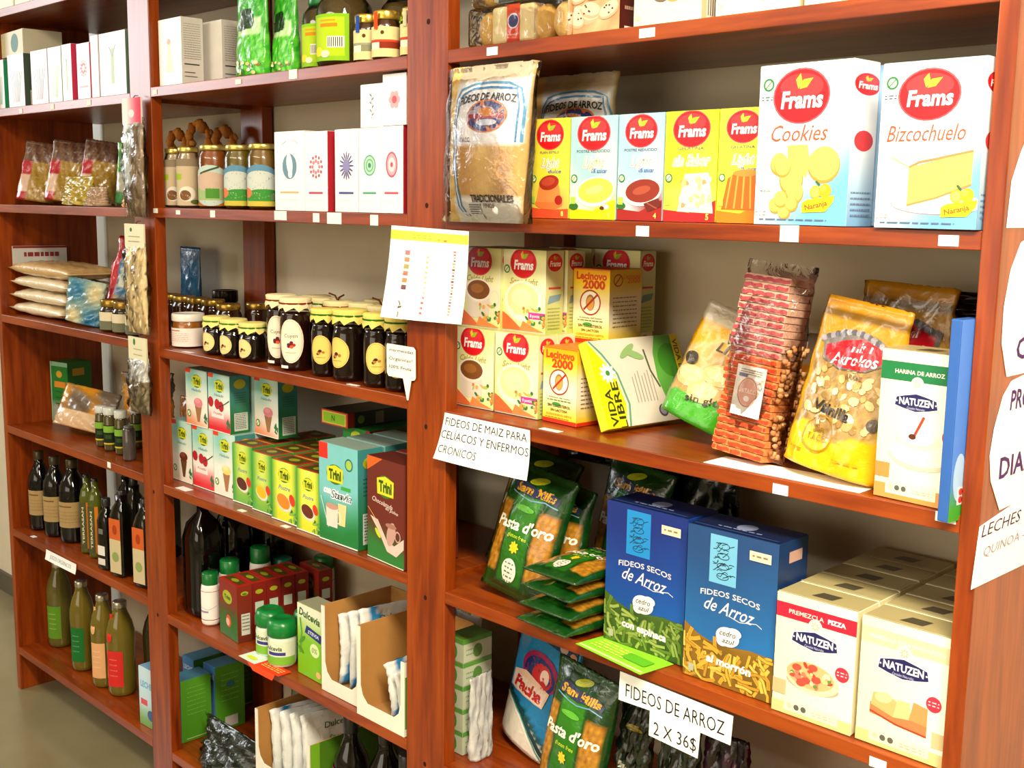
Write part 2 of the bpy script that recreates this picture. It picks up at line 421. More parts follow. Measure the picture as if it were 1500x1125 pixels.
def bag_surface(W, H, T, mode, seed, amp, taper, pinch=.05):
    q = random.Random(seed); ph = [q.random()*6.28 for _ in range(8)]; fr = [1.5+3*q.random() for _ in range(8)]
    def wr(u, v):
        return (math.sin(u*fr[0]*2+v*fr[1]*4+ph[0])*math.sin(v*fr[2]*3+ph[1])+.6*math.sin(u*fr[3]*5-v*fr[4]*7+ph[2])+.35*math.sin(u*fr[5]*11+v*fr[6]*13+ph[3]))*amp
    def S2(u, v, side):                  # u -1..1, v 0..1
        s0, s1 = .03, .05
        e = max(0, 1-abs(u)**2.4)**.62 if mode != 'sack' else max(0, 1-abs(u)**3.6)**.5
        if mode == 'stand':
            vv = clamp01((1-s1-v)/(1-s1)); pv = vv**.55*(0.72+.28*math.sin(PI*min(1, v*1.6+.2)))
            if v > 1-s1: pv = 0
        else:
            vv = clamp01((v-s0)/(1-s0-s1)); pv = max(0, math.sin(PI*vv))**(.42 if mode != 'sack' else .24)
        wd = W/2*(taper[0]*(1-v)+taper[1]*v)*(1-pinch*pv)
        y = T/2*pv*e+.0015
        y += wr(u, v)*min(1, 4*(1-abs(u)))*(1 if .02 < v < .98 else .3)*min(1., pv*1.5+.25)
        x = u*wd+wr(v*2, u)*.6; z = v*H+wr(v, u*1.5)*.4*(1 if v > .05 else 0)
        if mode != 'stand' and (v < .03 or v > .95): x += .002*math.sin(u*40)
        return x, (-y if side == 0 else y)
    def full(u, v, side):
        x, y = S2(u, v, side); z = v*H
        if mode == 'stand': y += 0
        return (x, y, z)
    return full
def bag(label, loc, W, H, T, colf, rz=0, rx=0, ry=0, group=None, mode='pillow', seed=1, amp=.0015, taper=(1,1), cat='bag', name='bag', front=None, mat=None, nu=22, nv=34, part='bag_film', t=None, wrap=0, zoff=0):
    if t is None: t = thing(name, label, cat, loc, rz, group, rx, ry)
    S = bag_surface(W, H, T, mode, seed, amp, taper)
    v = []; c = []; f = []; n = 2*nu; fg = {}
    for j in range(nv+1):
        b = j/nv
        for k in range(n):
            if k < nu: u, sd = -1+2*k/nu, 0
            else: u, sd = 1-2*(k-nu)/nu, 1
            x, y, z = S(u, b, sd)
            if abs(u) == 1: y = 0
            if k <= nu: fg[(k, j)] = (x, y, z+zoff)
            if j == nv: z += .0015*(k % 2)
            v.append((x, y, z+zoff)); c.append(colf((u+1)/2, b, sd))
        if j:
            for k in range(n):
                k2 = (k+1) % n; f.append(((j-1)*n+k, (j-1)*n+k2, j*n+k2, j*n+k))
    f.append(tuple(range(n-1, -1, -1))); f.append(tuple(nv*n+k for k in range(n)))
    bd = mkobj(part, v, f, c, mat or M_FILM, t, smooth=True)
    if front:
        Hn = H/W
        def SS(u, vv, o):
            a = clamp01(u)*nu; b = clamp01(vv/Hn)*nv; i = min(int(a), nu-1); j = min(int(b), nv-1); a -= i; b -= j
            q = [fg[(i, j)], fg[(i+1, j)], fg[(i, j+1)], fg[(i+1, j+1)]]
            x, y, z = [q[0][m]*(1-a)*(1-b)+q[1][m]*a*(1-b)+q[2][m]*(1-a)*b+q[3][m]*a*b for m in range(3)]
            return (x, y-o*1.5-.0005, z)
        p = P(SS, Hn, curved=True); front(p, Hn); p.out('printed_front', bd, mat or M_FILM)
    if wrap:
        S3 = bag_surface(W+.012, H, T+.01, mode, seed+5, amp*1.6, (1,1)); v = []; f = []; n = 32
        for j in range(21):
            for k in range(n):
                u, sd = (-1+4*k/n, 0) if k < n/2 else (1-4*(k-n/2)/n, 1)
                x, y, z = S3(u, j/20, sd); v.append((x, y if abs(u) < 1 else 0, z))
            if j:
                for k in range(n): f.append(((j-1)*n+k, (j-1)*n+(k+1) % n, j*n+(k+1) % n, j*n+k))
        mkobj('clear_wrap', v, f, None, M_CLEAR, t, smooth=True)
    return t
def jar(label, loc, r, h, fill, lid='c9a860', rz=0, group=None, lab=None, labz=(.2,.7), arc=100, lidmat=None, lidh=.16, neck=.86, cat='jar', name='jar', cloth=None, ribbon=None, shell=True, glassy=None, n=20, vein=0):
    t = thing(name, label, cat, loc, rz, group); hb = h*(1-lidh)
    pr = [(r*.86, .001), (r*.98, .006), (r, .012), (r, hb*.82), (r*.97, hb*.88), (r*neck, hb*.95), (r*neck, hb)]
    if shell:
        G().lathe([(max(.002, a-.0022), b+.0008) for a, b in pr], n, fill).out('contents', glassy or M_PLAST, t, True)
        bd = G().lathe(pr, n, 'ffffff').out('glass_body', M_GLASS, t, True)
    else:
        bd = G().lathe(pr, n, fill).out('glass_body', glassy or M_DARKG, t, True)
    if cloth:
        g = G(); q = random.Random(hash(label) % 999); nn = 24; prof = [(.06, 1.0), (.6, 1.0), (.96, .985), (1.03, .93), (1.0, .80), (.99, .66), (1.07, .5)]
        v = []; f = []
        for j, (a, b) in enumerate(prof):
            for k in range(nn):
                an = 2*PI*k/nn; m = 1+(.05*math.sin(k*2.6+.5)+.03*math.sin(k*4.1))*(1 if j > 3 else 0)
                v.append((r*1.0*a*m*math.cos(an), r*a*m*math.sin(an), hb-.004+(h-hb+.004)*(b if j < 6 else .3+.15*math.sin(k*2.1))))
        for j in range(len(prof)-1):
            for k in range(nn): f.append((j*nn+k, (j+1)*nn+k, (j+1)*nn+(k+1) % nn, j*nn+(k+1) % nn))
        f.append(tuple(range(nn)))
        g.add(v, f, cloth); cl = g.out('cloth_cover', M_CLOTH, t, True)
        zz = hb-.004+(h-hb+.004)*.66
        ring = [(r*1.02*math.cos(2*PI*k/20), r*1.02*math.sin(2*PI*k/20), zz) for k in range(21)]
        G().tube(ring, .0016, ribbon or '2e6b1e', 5).out('ribbon', M_CLOTH, cl, True)
    else:
        rl = r*(neck+.06)
        G().lathe([(rl*.97, hb-.002), (rl, hb), (rl, h-.0025), (rl*.96, h), (rl*.8, h), (rl*.78, h-.0015)], n, lid).out('lid', lidmat or M_METAL, t, True)
    if lab:
        z0, z1 = h*labz[0], h*labz[1]; S = cyl(r+.0003, -arc/2, arc/2, z0); W = r*R(arc)
        p = P(S, (z1-z0)/W, curved=True); lab(p, (z1-z0)/W); p.out('paper_label', bd, M_PAPER)
    return t
def bottle(label, loc, prof, col, rz=0, group=None, cap=None, lab=None, labz=(.2,.5), arc=110, mat=None, cat='bottle', name='bottle', square=False, capcol='222222', capmat=None, n=20):
    """prof: list of (r,z) from base to mouth; cap=(r,z0,z1)"""
    t = thing(name, label, cat, loc, rz, group)
    if square:
        g = G(); v = []; f = []; m = 4
        for a, b in prof:
            for k in range(16):
                an = PI/4+2*PI*k/16; q = min(1.0/max(abs(math.cos(an)), abs(math.sin(an))), 1.28) if a > square else 1.0
                v.append((a*q*math.cos(an), a*q*math.sin(an), b))
        for i in range(len(prof)-1):
            for k in range(16): f.append((i*16+k, i*16+(k+1) % 16, (i+1)*16+(k+1) % 16, (i+1)*16+k))
        f.append(tuple(range(15, -1, -1))); f.append(tuple((len(prof)-1)*16+k for k in range(16)))
        bd = g.add(v, f, col).out('bottle_body', mat or M_DARKG, t, True, bevel=0)
    else: bd = G().lathe(prof, n, col).out('bottle_body', mat or M_DARKG, t, True)
    if cap:
        cr, z0, z1 = cap; G().lathe([(cr*.98, z0), (cr, z0+.002), (cr, z1-.002), (cr*.9, z1)], n, capcol).out('cap', capmat or M_PLAST, t, True)
    if lab:
        rr = prof[3][0]; z0, z1 = labz
        if square: S = face_front(rr*2*.92, y=-rr*1.0-.0004, z0=z0); W = rr*2*.92
        else: S = cyl(rr+.0004, -arc/2, arc/2, z0); W = rr*R(arc)
        p = P(S, (z1-z0)/W, curved=not square); lab(p, (z1-z0)/W); p.out('paper_label', bd, M_PAPER)
    return t
def paper(label, loc, pts, fn, rz=0, H=1, curl=0, cat='sign', name='paper_sign', group=None, W=1):
    """sheet whose four corners (local x,z) are pts = bl, br, tr, tl; curl pushes the free edge out"""
    t = thing(name, label, cat, loc, rz, group)
    bl, br, tr, tl = [Vector(p) for p in pts]
    def S(u, v, o):
        v = v/H; a = bl+(br-bl)*u; b = tl+(tr-tl)*u; q = a+(b-a)*v
        c = curl*(1-v)**2 + abs(curl)*.25*math.sin(PI*u)*(1-v)
        return (q.x, -c-o, q.y)
    g = G(); n = 8; m = 8; v = []; f = []
    for j in range(m+1):
        for i in range(n+1): v.append(S(i/n, H*j/m, 0))
    k = len(v); v += [(x, y+.0005, z) for x, y, z in v]
    for j in range(m):
        for i in range(n):
            a = j*(n+1)+i; f += [(a, a+1, a+n+2, a+n+1), (a+k, a+n+1+k, a+n+2+k, a+1+k)]
    for i in range(n): f += [(i+1, i, i+k, i+1+k), (m*(n+1)+i, m*(n+1)+i+1, m*(n+1)+i+1+k, m*(n+1)+i+k)]
    for j in range(m): f += [(j*(n+1), (j+1)*(n+1), (j+1)*(n+1)+k, j*(n+1)+k), ((j+1)*(n+1)+n, j*(n+1)+n, j*(n+1)+n+k, (j+1)*(n+1)+n+k)]
    sh = g.add(v, f, 'fbfaf4').out('sheet', M_PAPER, t)
    p = P(S, H, curved=True); fn(p, H); p.out('lettering', sh, M_PAPER)
    return t

# ------------------------------------------------------------------ print designs
def oval_logo(p, cx, cy, rx, ry, word='Frams'):
    p.ell(cx, cy, rx*1.06, ry*1.06, 'c9505a'); p.ell(cx, cy, rx, ry, 'd4101c'); p.ell(cx, cy+ry*.35, rx*.8, ry*.5, 'e4343a')
    p.txt(word, cx+rx*.03, cy-ry*.12, ry*.62, 'ffffff', .035, .12, w=rx*1.55)
    p.poly([(cx-.12*rx, cy+ry*.28), (cx-.22*rx, cy+ry*.62), (cx-.05*rx, cy+ry*.86), (cx+.03*rx, cy+ry*.5)], 'e8c83c')
    p.poly([(cx-.08*rx, cy+ry*.26), (cx+.06*rx, cy+ry*.62), (cx+.42*rx, cy+ry*.66), (cx+.2*rx, cy+ry*.32)], '9cc22c')
def green_badge(p, cx, cy, r):
    p.ell(cx, cy, r, r, '1c7a3a'); p.ell(cx, cy, r*.7, r*.7, 'eef4c8'); p.line([(cx-r*.5, cy-r*.5), (cx+r*.5, cy+r*.5)], r*.18, '1c7a3a')
def dessert_box(kind):
    bgs = {'flan': ('e8e03c', 'dcd850', 'f0a860'), 'cream': ('9cc8d4', 'd8e8dc', 'f4e04c'), 'choc': ('9cc4d8', 'c8dce4', '8c2a1c'), 'plain': ('e4d824', 'f0ec50', 'e8e070'), 'jelly': ('f0e840', 'f4e838', 'f08020')}
    band = {'flan': 'e0502c', 'cream': 'f4d408', 'choc': '9c1c14', 'plain': 'd81c20', 'jelly': 'f07c10'}[kind]
    a, b, c = bgs[kind]
    def f(p, H):
        p.paint(lambda x, y: mixc(mixc(c if y < .3 else a, b, .5+.5*math.sin(x*5+y*6)), a, y*.7), 8, 14)
        p.poly([(0, 0), (1, 0), (1, .20*H if kind != 'flan' else .1*H), (.5, .085*H), (0, .11*H)], band)
        oval_logo(p, .5, H*.84, .34, .27)
        p.txt({'flan': 'FLAN ESTILO', 'cream': 'POSTRE REDUCIDO', 'choc': 'POSTRE REDUCIDO', 'plain': 'GELATINA', 'jelly': 'GELATINA'}[kind], .5, H*.665, .045, '4a5a70', .01, w=.5 if kind in ('flan','plain','jelly') else .72)
        tt = {'flan': 'Light', 'cream': 'Light', 'choc': 'Light', 'plain': 'sin Sabor', 'jelly': 'Light'}[kind]
        p.txt(tt, .52, H*.56, .17, 'ffffff', .06, .35, w=.74 if kind == 'plain' else .5)
        p.txt(tt, .52, H*.56, .17, 'c8b870' if kind != 'choc' else 'a8b0a0', .0, .35, w=.72 if kind == 'plain' else .48)
        if kind != 'plain': p.txt('0% azúcar' if kind != 'flan' else 'dulce', .64, H*.475, .07, '3a5cb0', .01, .2, w=.34)
        y = H*.27
        if kind == 'flan':
            p.ell(.5, y-.22, .36, .12, 'e8783c'); p.poly([(.16, y-.2), (.84, y-.2), (.74, y+.18), (.26, y+.18)], 'ec8a48'); p.ell(.5, y+.17, .26, .14, '9c2c1c', 8); p.ell(.48, y+.19, .18, .08, 'b44430', 8); p.ell(.76, y-.16, .1, .09, 'a01c18')
        elif kind in ('cream', 'choc'):
            p.ell(.56, y, .42, .24, 'f6f2e4', 6); p.ell(.57, y+.02, .38, .2, 'ece050' if kind == 'cream' else '8a2a18', 6); p.ell(.55, y+.03, .2, .07, 'f6ee80' if kind == 'cream' else 'a84a30', 12)
            if kind == 'choc': p.poly([(.6, y-.2), (.92, y-.1), (1, y-.24), (.7, y-.34)], '6a1c10'); p.line([(.66, y-.18), (.9, y-.28)], .02, 'a05038')
            else: p.ell(.8, y-.24, .07, .04, 'fffbe8'); p.ell(.72, y-.26, .05, .03, '5a2c10')
            p.ell(.1, y-.24, .1, .06, '2c6a1c')
        elif kind == 'plain':
            q = random.Random(3)
            p.poly([(.28, y-.3), (.96, y-.32), (.86, y+.3), (.4, y+.28)], 'f0eccc')
            for i in range(26): p.ell(.34+.56*q.random(), y-.26+.5*q.random(), .03+.05*q.random(), .02+.04*q.random(), q.choice(['f6f4e0', 'e8c880', 'dcd090', 'e89868', 'fafaf0']), q.random()*180, 8)
        else:
            p.poly([(.1, y-.3), (1, y-.3), (.95, y+.26), (.78, y+.36), (.4, y+.36), (.22, y+.24)], 'e86414')
            for i in range(5): p.line([(.2+.17*i, y-.28), (.3+.13*i, y+.3)], .035, 'f8a048')
            p.ell(.58, y+.33, .26, .06, 'f08838')
        green_badge(p, .1, H*.4, .07); p.rect(.03, H*.15, .14, H*.22, 'a8d048')
        p.txt('4' if kind in ('cream', 'choc') else ('5' if kind == 'plain' else '8'), .86, H*.05, .09, 'ffe860', .03)
    return f
def soup_box(kind, dim=0):
    def f(p, H):
        a, b = 'e8e89c', 'f4f2cc'
        p.paint(lambda x, y: mixc(mixc(a, b, .5+.5*math.sin(x*4-y*5)), 'd4e070', clamp01(1-y*4)*.6), 8, 12)
        p.rect(0, 0, 1, .02*H, 'd8d8c0')
        oval_logo(p, .48, H*.84, .29, .24); green_badge(p, .1, H*.76, .07)
        p.txt('Caldo Light' if kind == 'a' else 'Sopa Light', .5, H*.62, .1, 'b0a468', .02, .35, w=.66)
        if kind == 'a':
            p.poly([(.2, .12*H), (.72, .12*H), (.78, .48*H), (.14, .48*H)], 'e4d8c4'); p.ell(.46, .47*H, .33, .2, 'efe6d6'); p.ell(.46, .475*H, .28, .165, '7a4a20'); p.ell(.43, .49*H, .16, .08, '97602c')
            p.ring(.86, .38*H, .13, .15, .035, 'efe6d6')
        else:
            p.ell(.48, .38*H, .42, .34, 'f3efdc'); p.ell(.48, .4*H, .36, .27, 'dce0a0'); p.ell(.45, .42*H, .24, .16, 'e8e8b4')
            p.rect(.62, .17*H, 1, .25*H, 'd83c98'); p.txt('8 porciones', .81, .21*H, .05, 'ffffff', .01, w=.3)
        q = random.Random(5)
        for i in range(22): p.ell(.5+.5*q.random(), .1*H+.3*H*q.random()*q.random(), .03+.04*q.random(), .015+.02*q.random(), q.choice(['3a7a30', '2c8a7a', 'e87838', 'f0a850', 'a8c458', '2a5a28']), q.random()*180, 8)
        p.poly([(0, .02*H), (.5, .02*H), (.34, .1*H), (.12, .2*H), (0, .24*H)], 'e06a38'); p.poly([(.42, .02*H), (1, .02*H), (.7, .08*H), (.5, .14*H)], 'e88848')
    return f
def soup_side(p, H):
    p.paint(lambda x, y: mixc('b4c060', 'dcdcb0', clamp01(y*1.3)), 3, 8); oval_logo(p, .5, H*.86, .4, .34)
    p.rect(.15, H*.54, .85, H*.565, 'c83c40'); p.poly([(.1, .36*H), (.8, .4*H), (.9, .48*H), (.2, .46*H)], '7c9ca8'); p.lines_of_text(.12, .8, H*.3, 7, .04*H, .012*H, '8a9450')
def mix_box(word, pic):
    def f(p, H):
        p.paint(lambda x, y: mixc(mixc('f8fafc', '6cb0e0', clamp01((x*.6+(1-y)*.9-.75)*2.2)), 'b4c8cc' if pic == 'cake' else 'cfe0ea', clamp01((y-.62)*2.4)), 12, 16)
        oval_logo(p, .47 if pic == 'cake' else .46, H*.80, .29, .225 if pic == 'cake' else .24)
        green_badge(p, .1, H*.88, .06); p.lines_of_text(.03, .15, H*.8, 2, .025, .01, '334a5c')
        p.txt(word, .46, H*.575, .15, 'fdfaf4', .05, .3, w=.78 if pic == 'cake' else .62)
        p.txt(word, .46, H*.575, .15, 'b05030', .006, .3, w=.77 if pic == 'cake' else .61)
        if pic == 'cookie':
            c1, c2 = 'efc860', 'cf9238'
            for (x, y, r) in ((.74, .36, .17),): p.ell(x, y*H+.02, r, r*.98, c2); p.ell(x, y*H+.035, r*.94, r*.9, c1)
            p.poly([(.34, .5*H), (.44, .5*H), (.56, .5*H), (.6, .38*H), (.56, .3*H), (.36, .33*H)], c1)
            for (x, y, r) in ((.26, .38, .1), (.4, .28, .13), (.44, .2, .1), (.3, .36, .09)): p.ell(x, y*H, r, r*1.05, c2); p.ell(x, y*H+.015, r*.92, r*.95, c1)
            for (x, y, r) in ((.24, .12, .075), (.34, .08, .07), (.3, .16, .08), (.42, .13, .07)): p.ell(x, y*H, r, r, c2); p.ell(x-.01, y*H+.01, r*.88, r*.88, c1)
            p.txt('SIN T.A.C.C.', .1, H*.3, .02, '20602c', .01, w=.1); p.txt('BAJO EN SODIO', .12, H*.215, .02, '20602c', .02, w=.12)
        else:
            p.ell(.62, .15*H, .46, .1, 'f2f0ea'); p.ring(.62, .15*H, .46, .1, .006, 'c06048')
            p.poly([(.32, .13*H), (.12, .2*H), (.14, .43*H), (.32, .37*H)], 'f4ead0')
            p.poly([(.32, .13*H), (.93, .26*H), (.93, .46*H), (.32, .37*H)], 'e8cf62')
            p.line([(.32, .37*H), (.42, .4*H), (.6, .42*H), (.93, .46*H)], .022, 'c08048'); p.line([(.32, .14*H), (.6, .185*H), (.93, .265*H)], .02, 'c88850'); p.line([(.14, .43*H), (.32, .37*H)], .012, 'd8a868')
            q = random.Random(2)
            for i in range(30): p.ell(.36+.54*q.random(), (.2+.17*q.random())*H, .006, .004, 'd0b050', 0, 6)
        yy = .12*H if pic == 'cookie' else .11*H; xx = .7 if pic == 'cookie' else .83
        p.poly([(xx-.17, yy-.06), (xx+.08, yy-.05), (xx+.16, yy+.04), (xx+.17, yy+.1), (xx+.05, yy+.08), (xx-.12, yy+.06), (xx-.17, yy+.03)], 'f8dc14')
        p.txt('Naranja', xx-.02, yy+.01, .05, 'd05018', .03, w=.24, rot=12)
        p.ell(xx-.03, yy+.13, .06, .06, 'f0b420'); p.ell(xx-.03, yy+.13, .045, .045, 'f8dc60'); p.ell(xx+.07, yy+.14, .065, .065, 'f0a818'); p.ell(xx+.05, yy+.16, .03, .03, 'f8c848'); p.line([(xx+.01, yy+.19), (xx-.03, yy+.23)], .02, '2c6a28')
        p.lines_of_text(.06, .8, H*.03, 1, .02, .012, '5a6a8c'); p.lines_of_text(.02, .14, H*.08, 2, .03, .008, 'a89060', 4)
    return f
def mix_side(p, H):
    p.paint(lambda x, y: mixc('7cb4e0', 'fdfdff', clamp01(y*2)), 2, 8)
    oval_logo(p, .55, H*.86, .5, .22); p.ell(.5, H*.52, .38, .22, 'e03c40'); p.lines_of_text(.1, .9, H*.2, 5, .12, .035, '7888a8')
def egg_box(p, H):
    p.paint(lambda x, y: mixc(mixc('f4c800', 'fdf6d0', clamp01(math.sin(PI*clamp01(y*1.15))*1.1-.1)), 'f0a000', clamp01(y*4-3.3)), 6, 14)
    p.rect(0, 0, 1, .055*H, 'd8300c'); p.rect(0, .985*H, 1, H, 'e0700c')
    p.txt('Lecinovo', .5, H*.91, .15, 'd04408', .045, w=.84); p.txt('2000', .57, H*.795, .17, 'd04408', .05, w=.62)
    p.ell(.48, H*.55, .29, .27, 'fdf6e4'); p.ell(.48, H*.55, .12, .17, '9c7a3c'); p.ell(.48, H*.54, .1, .14, 'e8a44c')
    p.ring(.48, H*.55, .29, .27, .032, 'b42c10'); p.line([(.3, H*.45), (.67, H*.66)], .045, 'b42c10')
    p.txt('Sustituto del huevo', .5, H*.345, .035, '5a5018', .01, w=.62); p.lines_of_text(.14, .86, H*.3, 1, .03, .02, '4a6a28')
    p.ell(.42, H*.255, .13, .04, '3c9a3c'); p.txt('SIN COLESTEROL', .5, H*.235, .055, '3a3a10', .02, w=.68); p.txt('SIN LACTOSA', .5, H*.175, .05, '3a3a10', .02, w=.5); p.txt('CONTENIDO NETO', .5, H*.115, .04, 'd87010', .01, w=.76); p.lines_of_text(.1, .8, H*.07, 1, .03, .015, '8a7a20', 3)
def egg_side(p, H):
    p.paint(lambda x, y: mixc(mixc('e0b400', 'e8dcc4', clamp01(math.sin(PI*clamp01(y*1.1))*1.2-.1)), 'e0b41c', clamp01(y*3-2.2)), 4, 12); p.rect(0, 0, 1, .05*H, 'c42c0c')
    p.ring(.25, H*.86, .15, .13, .03, 'b03c20'); p.line([(.16, H*.8), (.34, H*.92)], .03, 'b03c20'); p.txt('Lecinovo', .68, H*.91, .09, 'e07010', .03, w=.52); p.txt('2000', .74, H*.85, .1, 'e07010', .03, w=.4)
    p.lines_of_text(.1, .85, H*.62, 8, .055*H, .014*H, '8a6a40')
def flour_box(top, topcol, pic):
    def f(p, H):
        p.paint(lambda x, y: mixc('f3ecc4', 'fbf6dc', clamp01(x*1.2)), 4, 6)
        if topcol != 'dbd3a4' or 1: p.rect(0, .80*H, 1, .925*H, topcol)
        if 'PIZZA' in top:
            p.txt('PREMEZCLA', .38, H*.862, .05, 'f8e0d0', .015, w=.44); p.txt('PIZZA', .76, H*.862, .05, 'ffffff', .05, w=.22)
        else: p.txt(top, .52, H*.862, .05 if len(top) < 18 else .04, 'f6f2dc', .02, w=.66 if len(top) < 18 else .86)
        p.ell(.5, H*.79, .085, .085, 'f6f0d4')
        for k in range(8): p.ell(.5+.035*math.cos(k*PI/4), H*.79+.035*math.sin(k*PI/4), .02, .012, 'b8b4a8', k*45, 8)
        y = H*.665
        p.poly([(.2, y-.06), (.22, y+.06), (.34, y+.09), (.5, y+.125), (.66, y+.09), (.78, y+.06), (.8, y-.06), (.68, y-.09), (.5, y-.125), (.32, y-.09)], 'f4f0e4')
        p.poly([(.215, y-.05), (.235, y+.05), (.35, y+.08), (.5, y+.11), (.65, y+.08), (.765, y+.05), (.785, y-.05), (.67, y-.08), (.5, y-.11), (.33, y-.08)], '1a1c58')
        p.txt('NATUZEN', .5, y+.01, .085, 'ffffff', .03, w=.46); p.ell(.24, y, .01, .01, 'ffffff'); p.ell(.76, y, .01, .01, 'ffffff'); p.txt('Cereales Naturales', .5, y-.07, .03, 'c8c8e8', .0, .2, w=.24)
        if pic == 'pizza':
            p.ell(.5, .31*H, .33, .11, 'b8a888'); p.ell(.5, .35*H, .33, .17, 'e8d8b0'); p.ell(.47, .375*H, .3, .155, 'e4b078'); q = random.Random(4)
            for i in range(36):
                a = q.random()*6.28; r = math.sqrt(q.random()); p.ell(.47+.26*r*math.cos(a), .375*H+.12*r*math.sin(a), .02+.03*q.random(), .015+.02*q.random(), q.choice(['d84838', 'e87860', 'f0e4b8', '6a8a3c', 'c83c2c', 'e8c888']), q.random()*180, 8)
            for x, yy in ((.3, .42), (.42, .33), (.55, .36), (.5, .45), (.36, .3)): p.ell(x, yy*H, .06, .04, 'd84c3c', 10)
            p.rect(0, .16*H, .17, .28*H, 'c8b080')
        elif pic == 'bread':
            p.poly([(.15, .25*H), (.8, .2*H), (.8, .3*H), (.15, .34*H)], 'd87c4c'); p.poly([(.16, .32*H), (.42, .27*H), (.46, .4*H), (.3, .44*H), (.18, .42*H)], 'f0b070'); p.poly([(.42, .27*H), (.62, .29*H), (.6, .42*H), (.46, .42*H)], 'f6c488')
            p.poly([(.6, .29*H), (.8, .28*H), (.8, .42*H), (.64, .44*H)], 'e89458'); p.line([(.15, .27*H), (.45, .22*H), (.8, .2*H)], .02, 'a83c20'); p.ell(.3, .4*H, .1, .06, 'f6cc98', 10); p.rect(.86, .14*H, 1, .26*H, 'd0bc8c')
        else:
            p.ell(.6, .31*H, .42, .17, 'd8ceb4'); p.ell(.6, .335*H, .41, .16, 'f0e8d4'); p.ell(.56, .42*H, .3, .12, 'e6dcc0'); p.ell(.54, .44*H, .24, .09, 'f6f0e0'); p.line([(.5, .44*H), (.62, .58*H)], .035, 'a83c28'); p.ell(.48, .44*H, .05, .035, '5a2418'); p.rect(0, .14*H, .2, .24*H, 'c88c48')
        if pic != 'rice':
            p.ell(.86, .47*H, .085, .085, 'd83048'); p.lines_of_text(.8, .92, .48*H, 2, .035, .012, 'f8d0d0')
        else: p.ell(.97, .47*H, .1, .1, 'd02c48')
        p.rect(0, 0, 1, .10*H, 'd8c888' if pic != 'rice' else 'd89850'); p.rect(.16, .035*H, .84, .125*H, 'f4ecc8'); 
        for i, cc in enumerate(('c8c4a8', '5a5c54', '5a5c54')): p.ell(.23+.09*i, .08*H, .035, .035, cc, 0, 14)
        p.lines_of_text(.52, .8, .08*H, 2, .03, .008, 'a8a080')
    return f
def flour_top(p, H):
    p.poly([(.36, H*.25), (.42, H*.62), (.66, H*.62), (.62, H*.25)], '4a4434'); p.line([(0, .04*H), (1, .04*H)], .012, 'd8d4b4')
def rice_box(kind):
    def f(p, H):
        t = kind == 'espinaca'
        p.paint(lambda x, y: mixc('0f54a8' if t else '1e6cb0', '122a78' if t else '1c4478', clamp01(y*1.5-.35+.1*math.sin(x*5))), 8, 14)
        p.rect(.26, .66*H, .56, .97*H, '1c86cc' if t else '6cb4d8'); q = random.Random(9)
        for i in range(26):
            x = .29+.2*q.random(); y = (.69+.24*q.random())*H; p.line([(x, y), (x+.05*q.random(), y+.03*q.random()-.01), (x+.06, y+.05*q.random())], .008, '10405c' if t else '14303c')
        for i in range(4): p.ring(.41, (.71+.065*i)*H, .07, .035, .008, '10405c' if t else '182c38', 12)
        p.txt('FIDEOS SECOS', .5, .60*H, .055, 'dcd8dc', .012, w=.66, arc=.25)
        p.txt('de Arroz', .5, .51*H, .13, 'e4e4e8', .006, .45, w=.56, rot=-4); p.line([(.5, .47*H), (.62, .45*H), (.8, .47*H), (.86, .45*H)], .008, 'd4d4dc')
        gs = (['5a7a2c', '6c8c34', '8ca04c', '44601c', '9cac58'] if t else ['b88c28', 'd4a838', 'e0bc50', '8a641c', 'c49a30'])
        p.paint(lambda x, y: mixc(gs[3], '1c3c20' if t else '5a4818', .3+.3*math.sin(x*9+y*5)), 8, 4, 0, 0, 1, .27*H)
        p.poly([(0, .27*H), (0, .36*H), (.16, .30*H), (.3, .275*H), (.5, .27*H)], gs[3]); p.poly([(.5, .27*H), (.75, .29*H), (1, .28*H), (1, .26*H), (.5, .26*H)], gs[3])
        for i in range(75):
            x, y = q.random(), q.random()**.8*.27*H; a = q.random()*3.14; l = .05+.06*q.random(); k = q.random()*.05-.025
            pts = [(x-l*math.cos(a), max(.005, y-l*math.sin(a))), (x+k, max(.01, y+k)), (x+l*math.cos(a), max(.005, y+l*math.sin(a)))]
            pts = [(clamp01(u), v) for u, v in pts]; p.line(pts, .038, gs[q.choice([3, 3, 1])]); p.line(pts, .026, gs[q.choice([0, 1, 2, 4])])
        p.ell(.5, .335*H, .13, .095, 'f4f2ec'); p.ell(.44, .3*H, .06, .05, 'f4f2ec'); p.ell(.57, .37*H, .08, .05, 'f4f2ec')
        p.txt('cedro', .5, .357*H, .055, '1a1a1a', .01, .3, w=.18); p.txt('azul', .51, .31*H, .05, '1a1a1a', .01, .3, w=.14)
        p.txt('con espinaca' if t else 'al morrón', .52, .16*H, .075, 'ffffff', .035, .1, w=.56 if t else .5, rot=-2)
        p.rect(.7, .865*H, .93, .925*H, 'e4d4b8'); p.lines_of_text(.73, .9, .89*H, 1, .02, .018, '8c7048'); p.rect(.07, .04*H, .13, .09*H, 'a8b098')
    return f
def rice_top(p, H): p.ell(.5, H*.5, .1, .07*H*3, '7c88a8'); p.lines_of_text(.25, .75, H*.25, 1, .05, .02, '8c98b8'); p.rect(.04, .04, .96, .06, '2c4a88')
def trini_logo(p, cx, cy, s):
    p.ell(cx, cy, s*1.1, s*.8, '3c7a1c'); p.poly([(cx-s, cy-s*.62), (cx+s, cy-s*.62), (cx+s*1.05, cy+s*.5), (cx, cy+s*.75), (cx-s*1.05, cy+s*.5)], 'd8dc28'); p.txt('Trini', cx, cy, s*.75, '2a5214', .05, w=s*1.6)
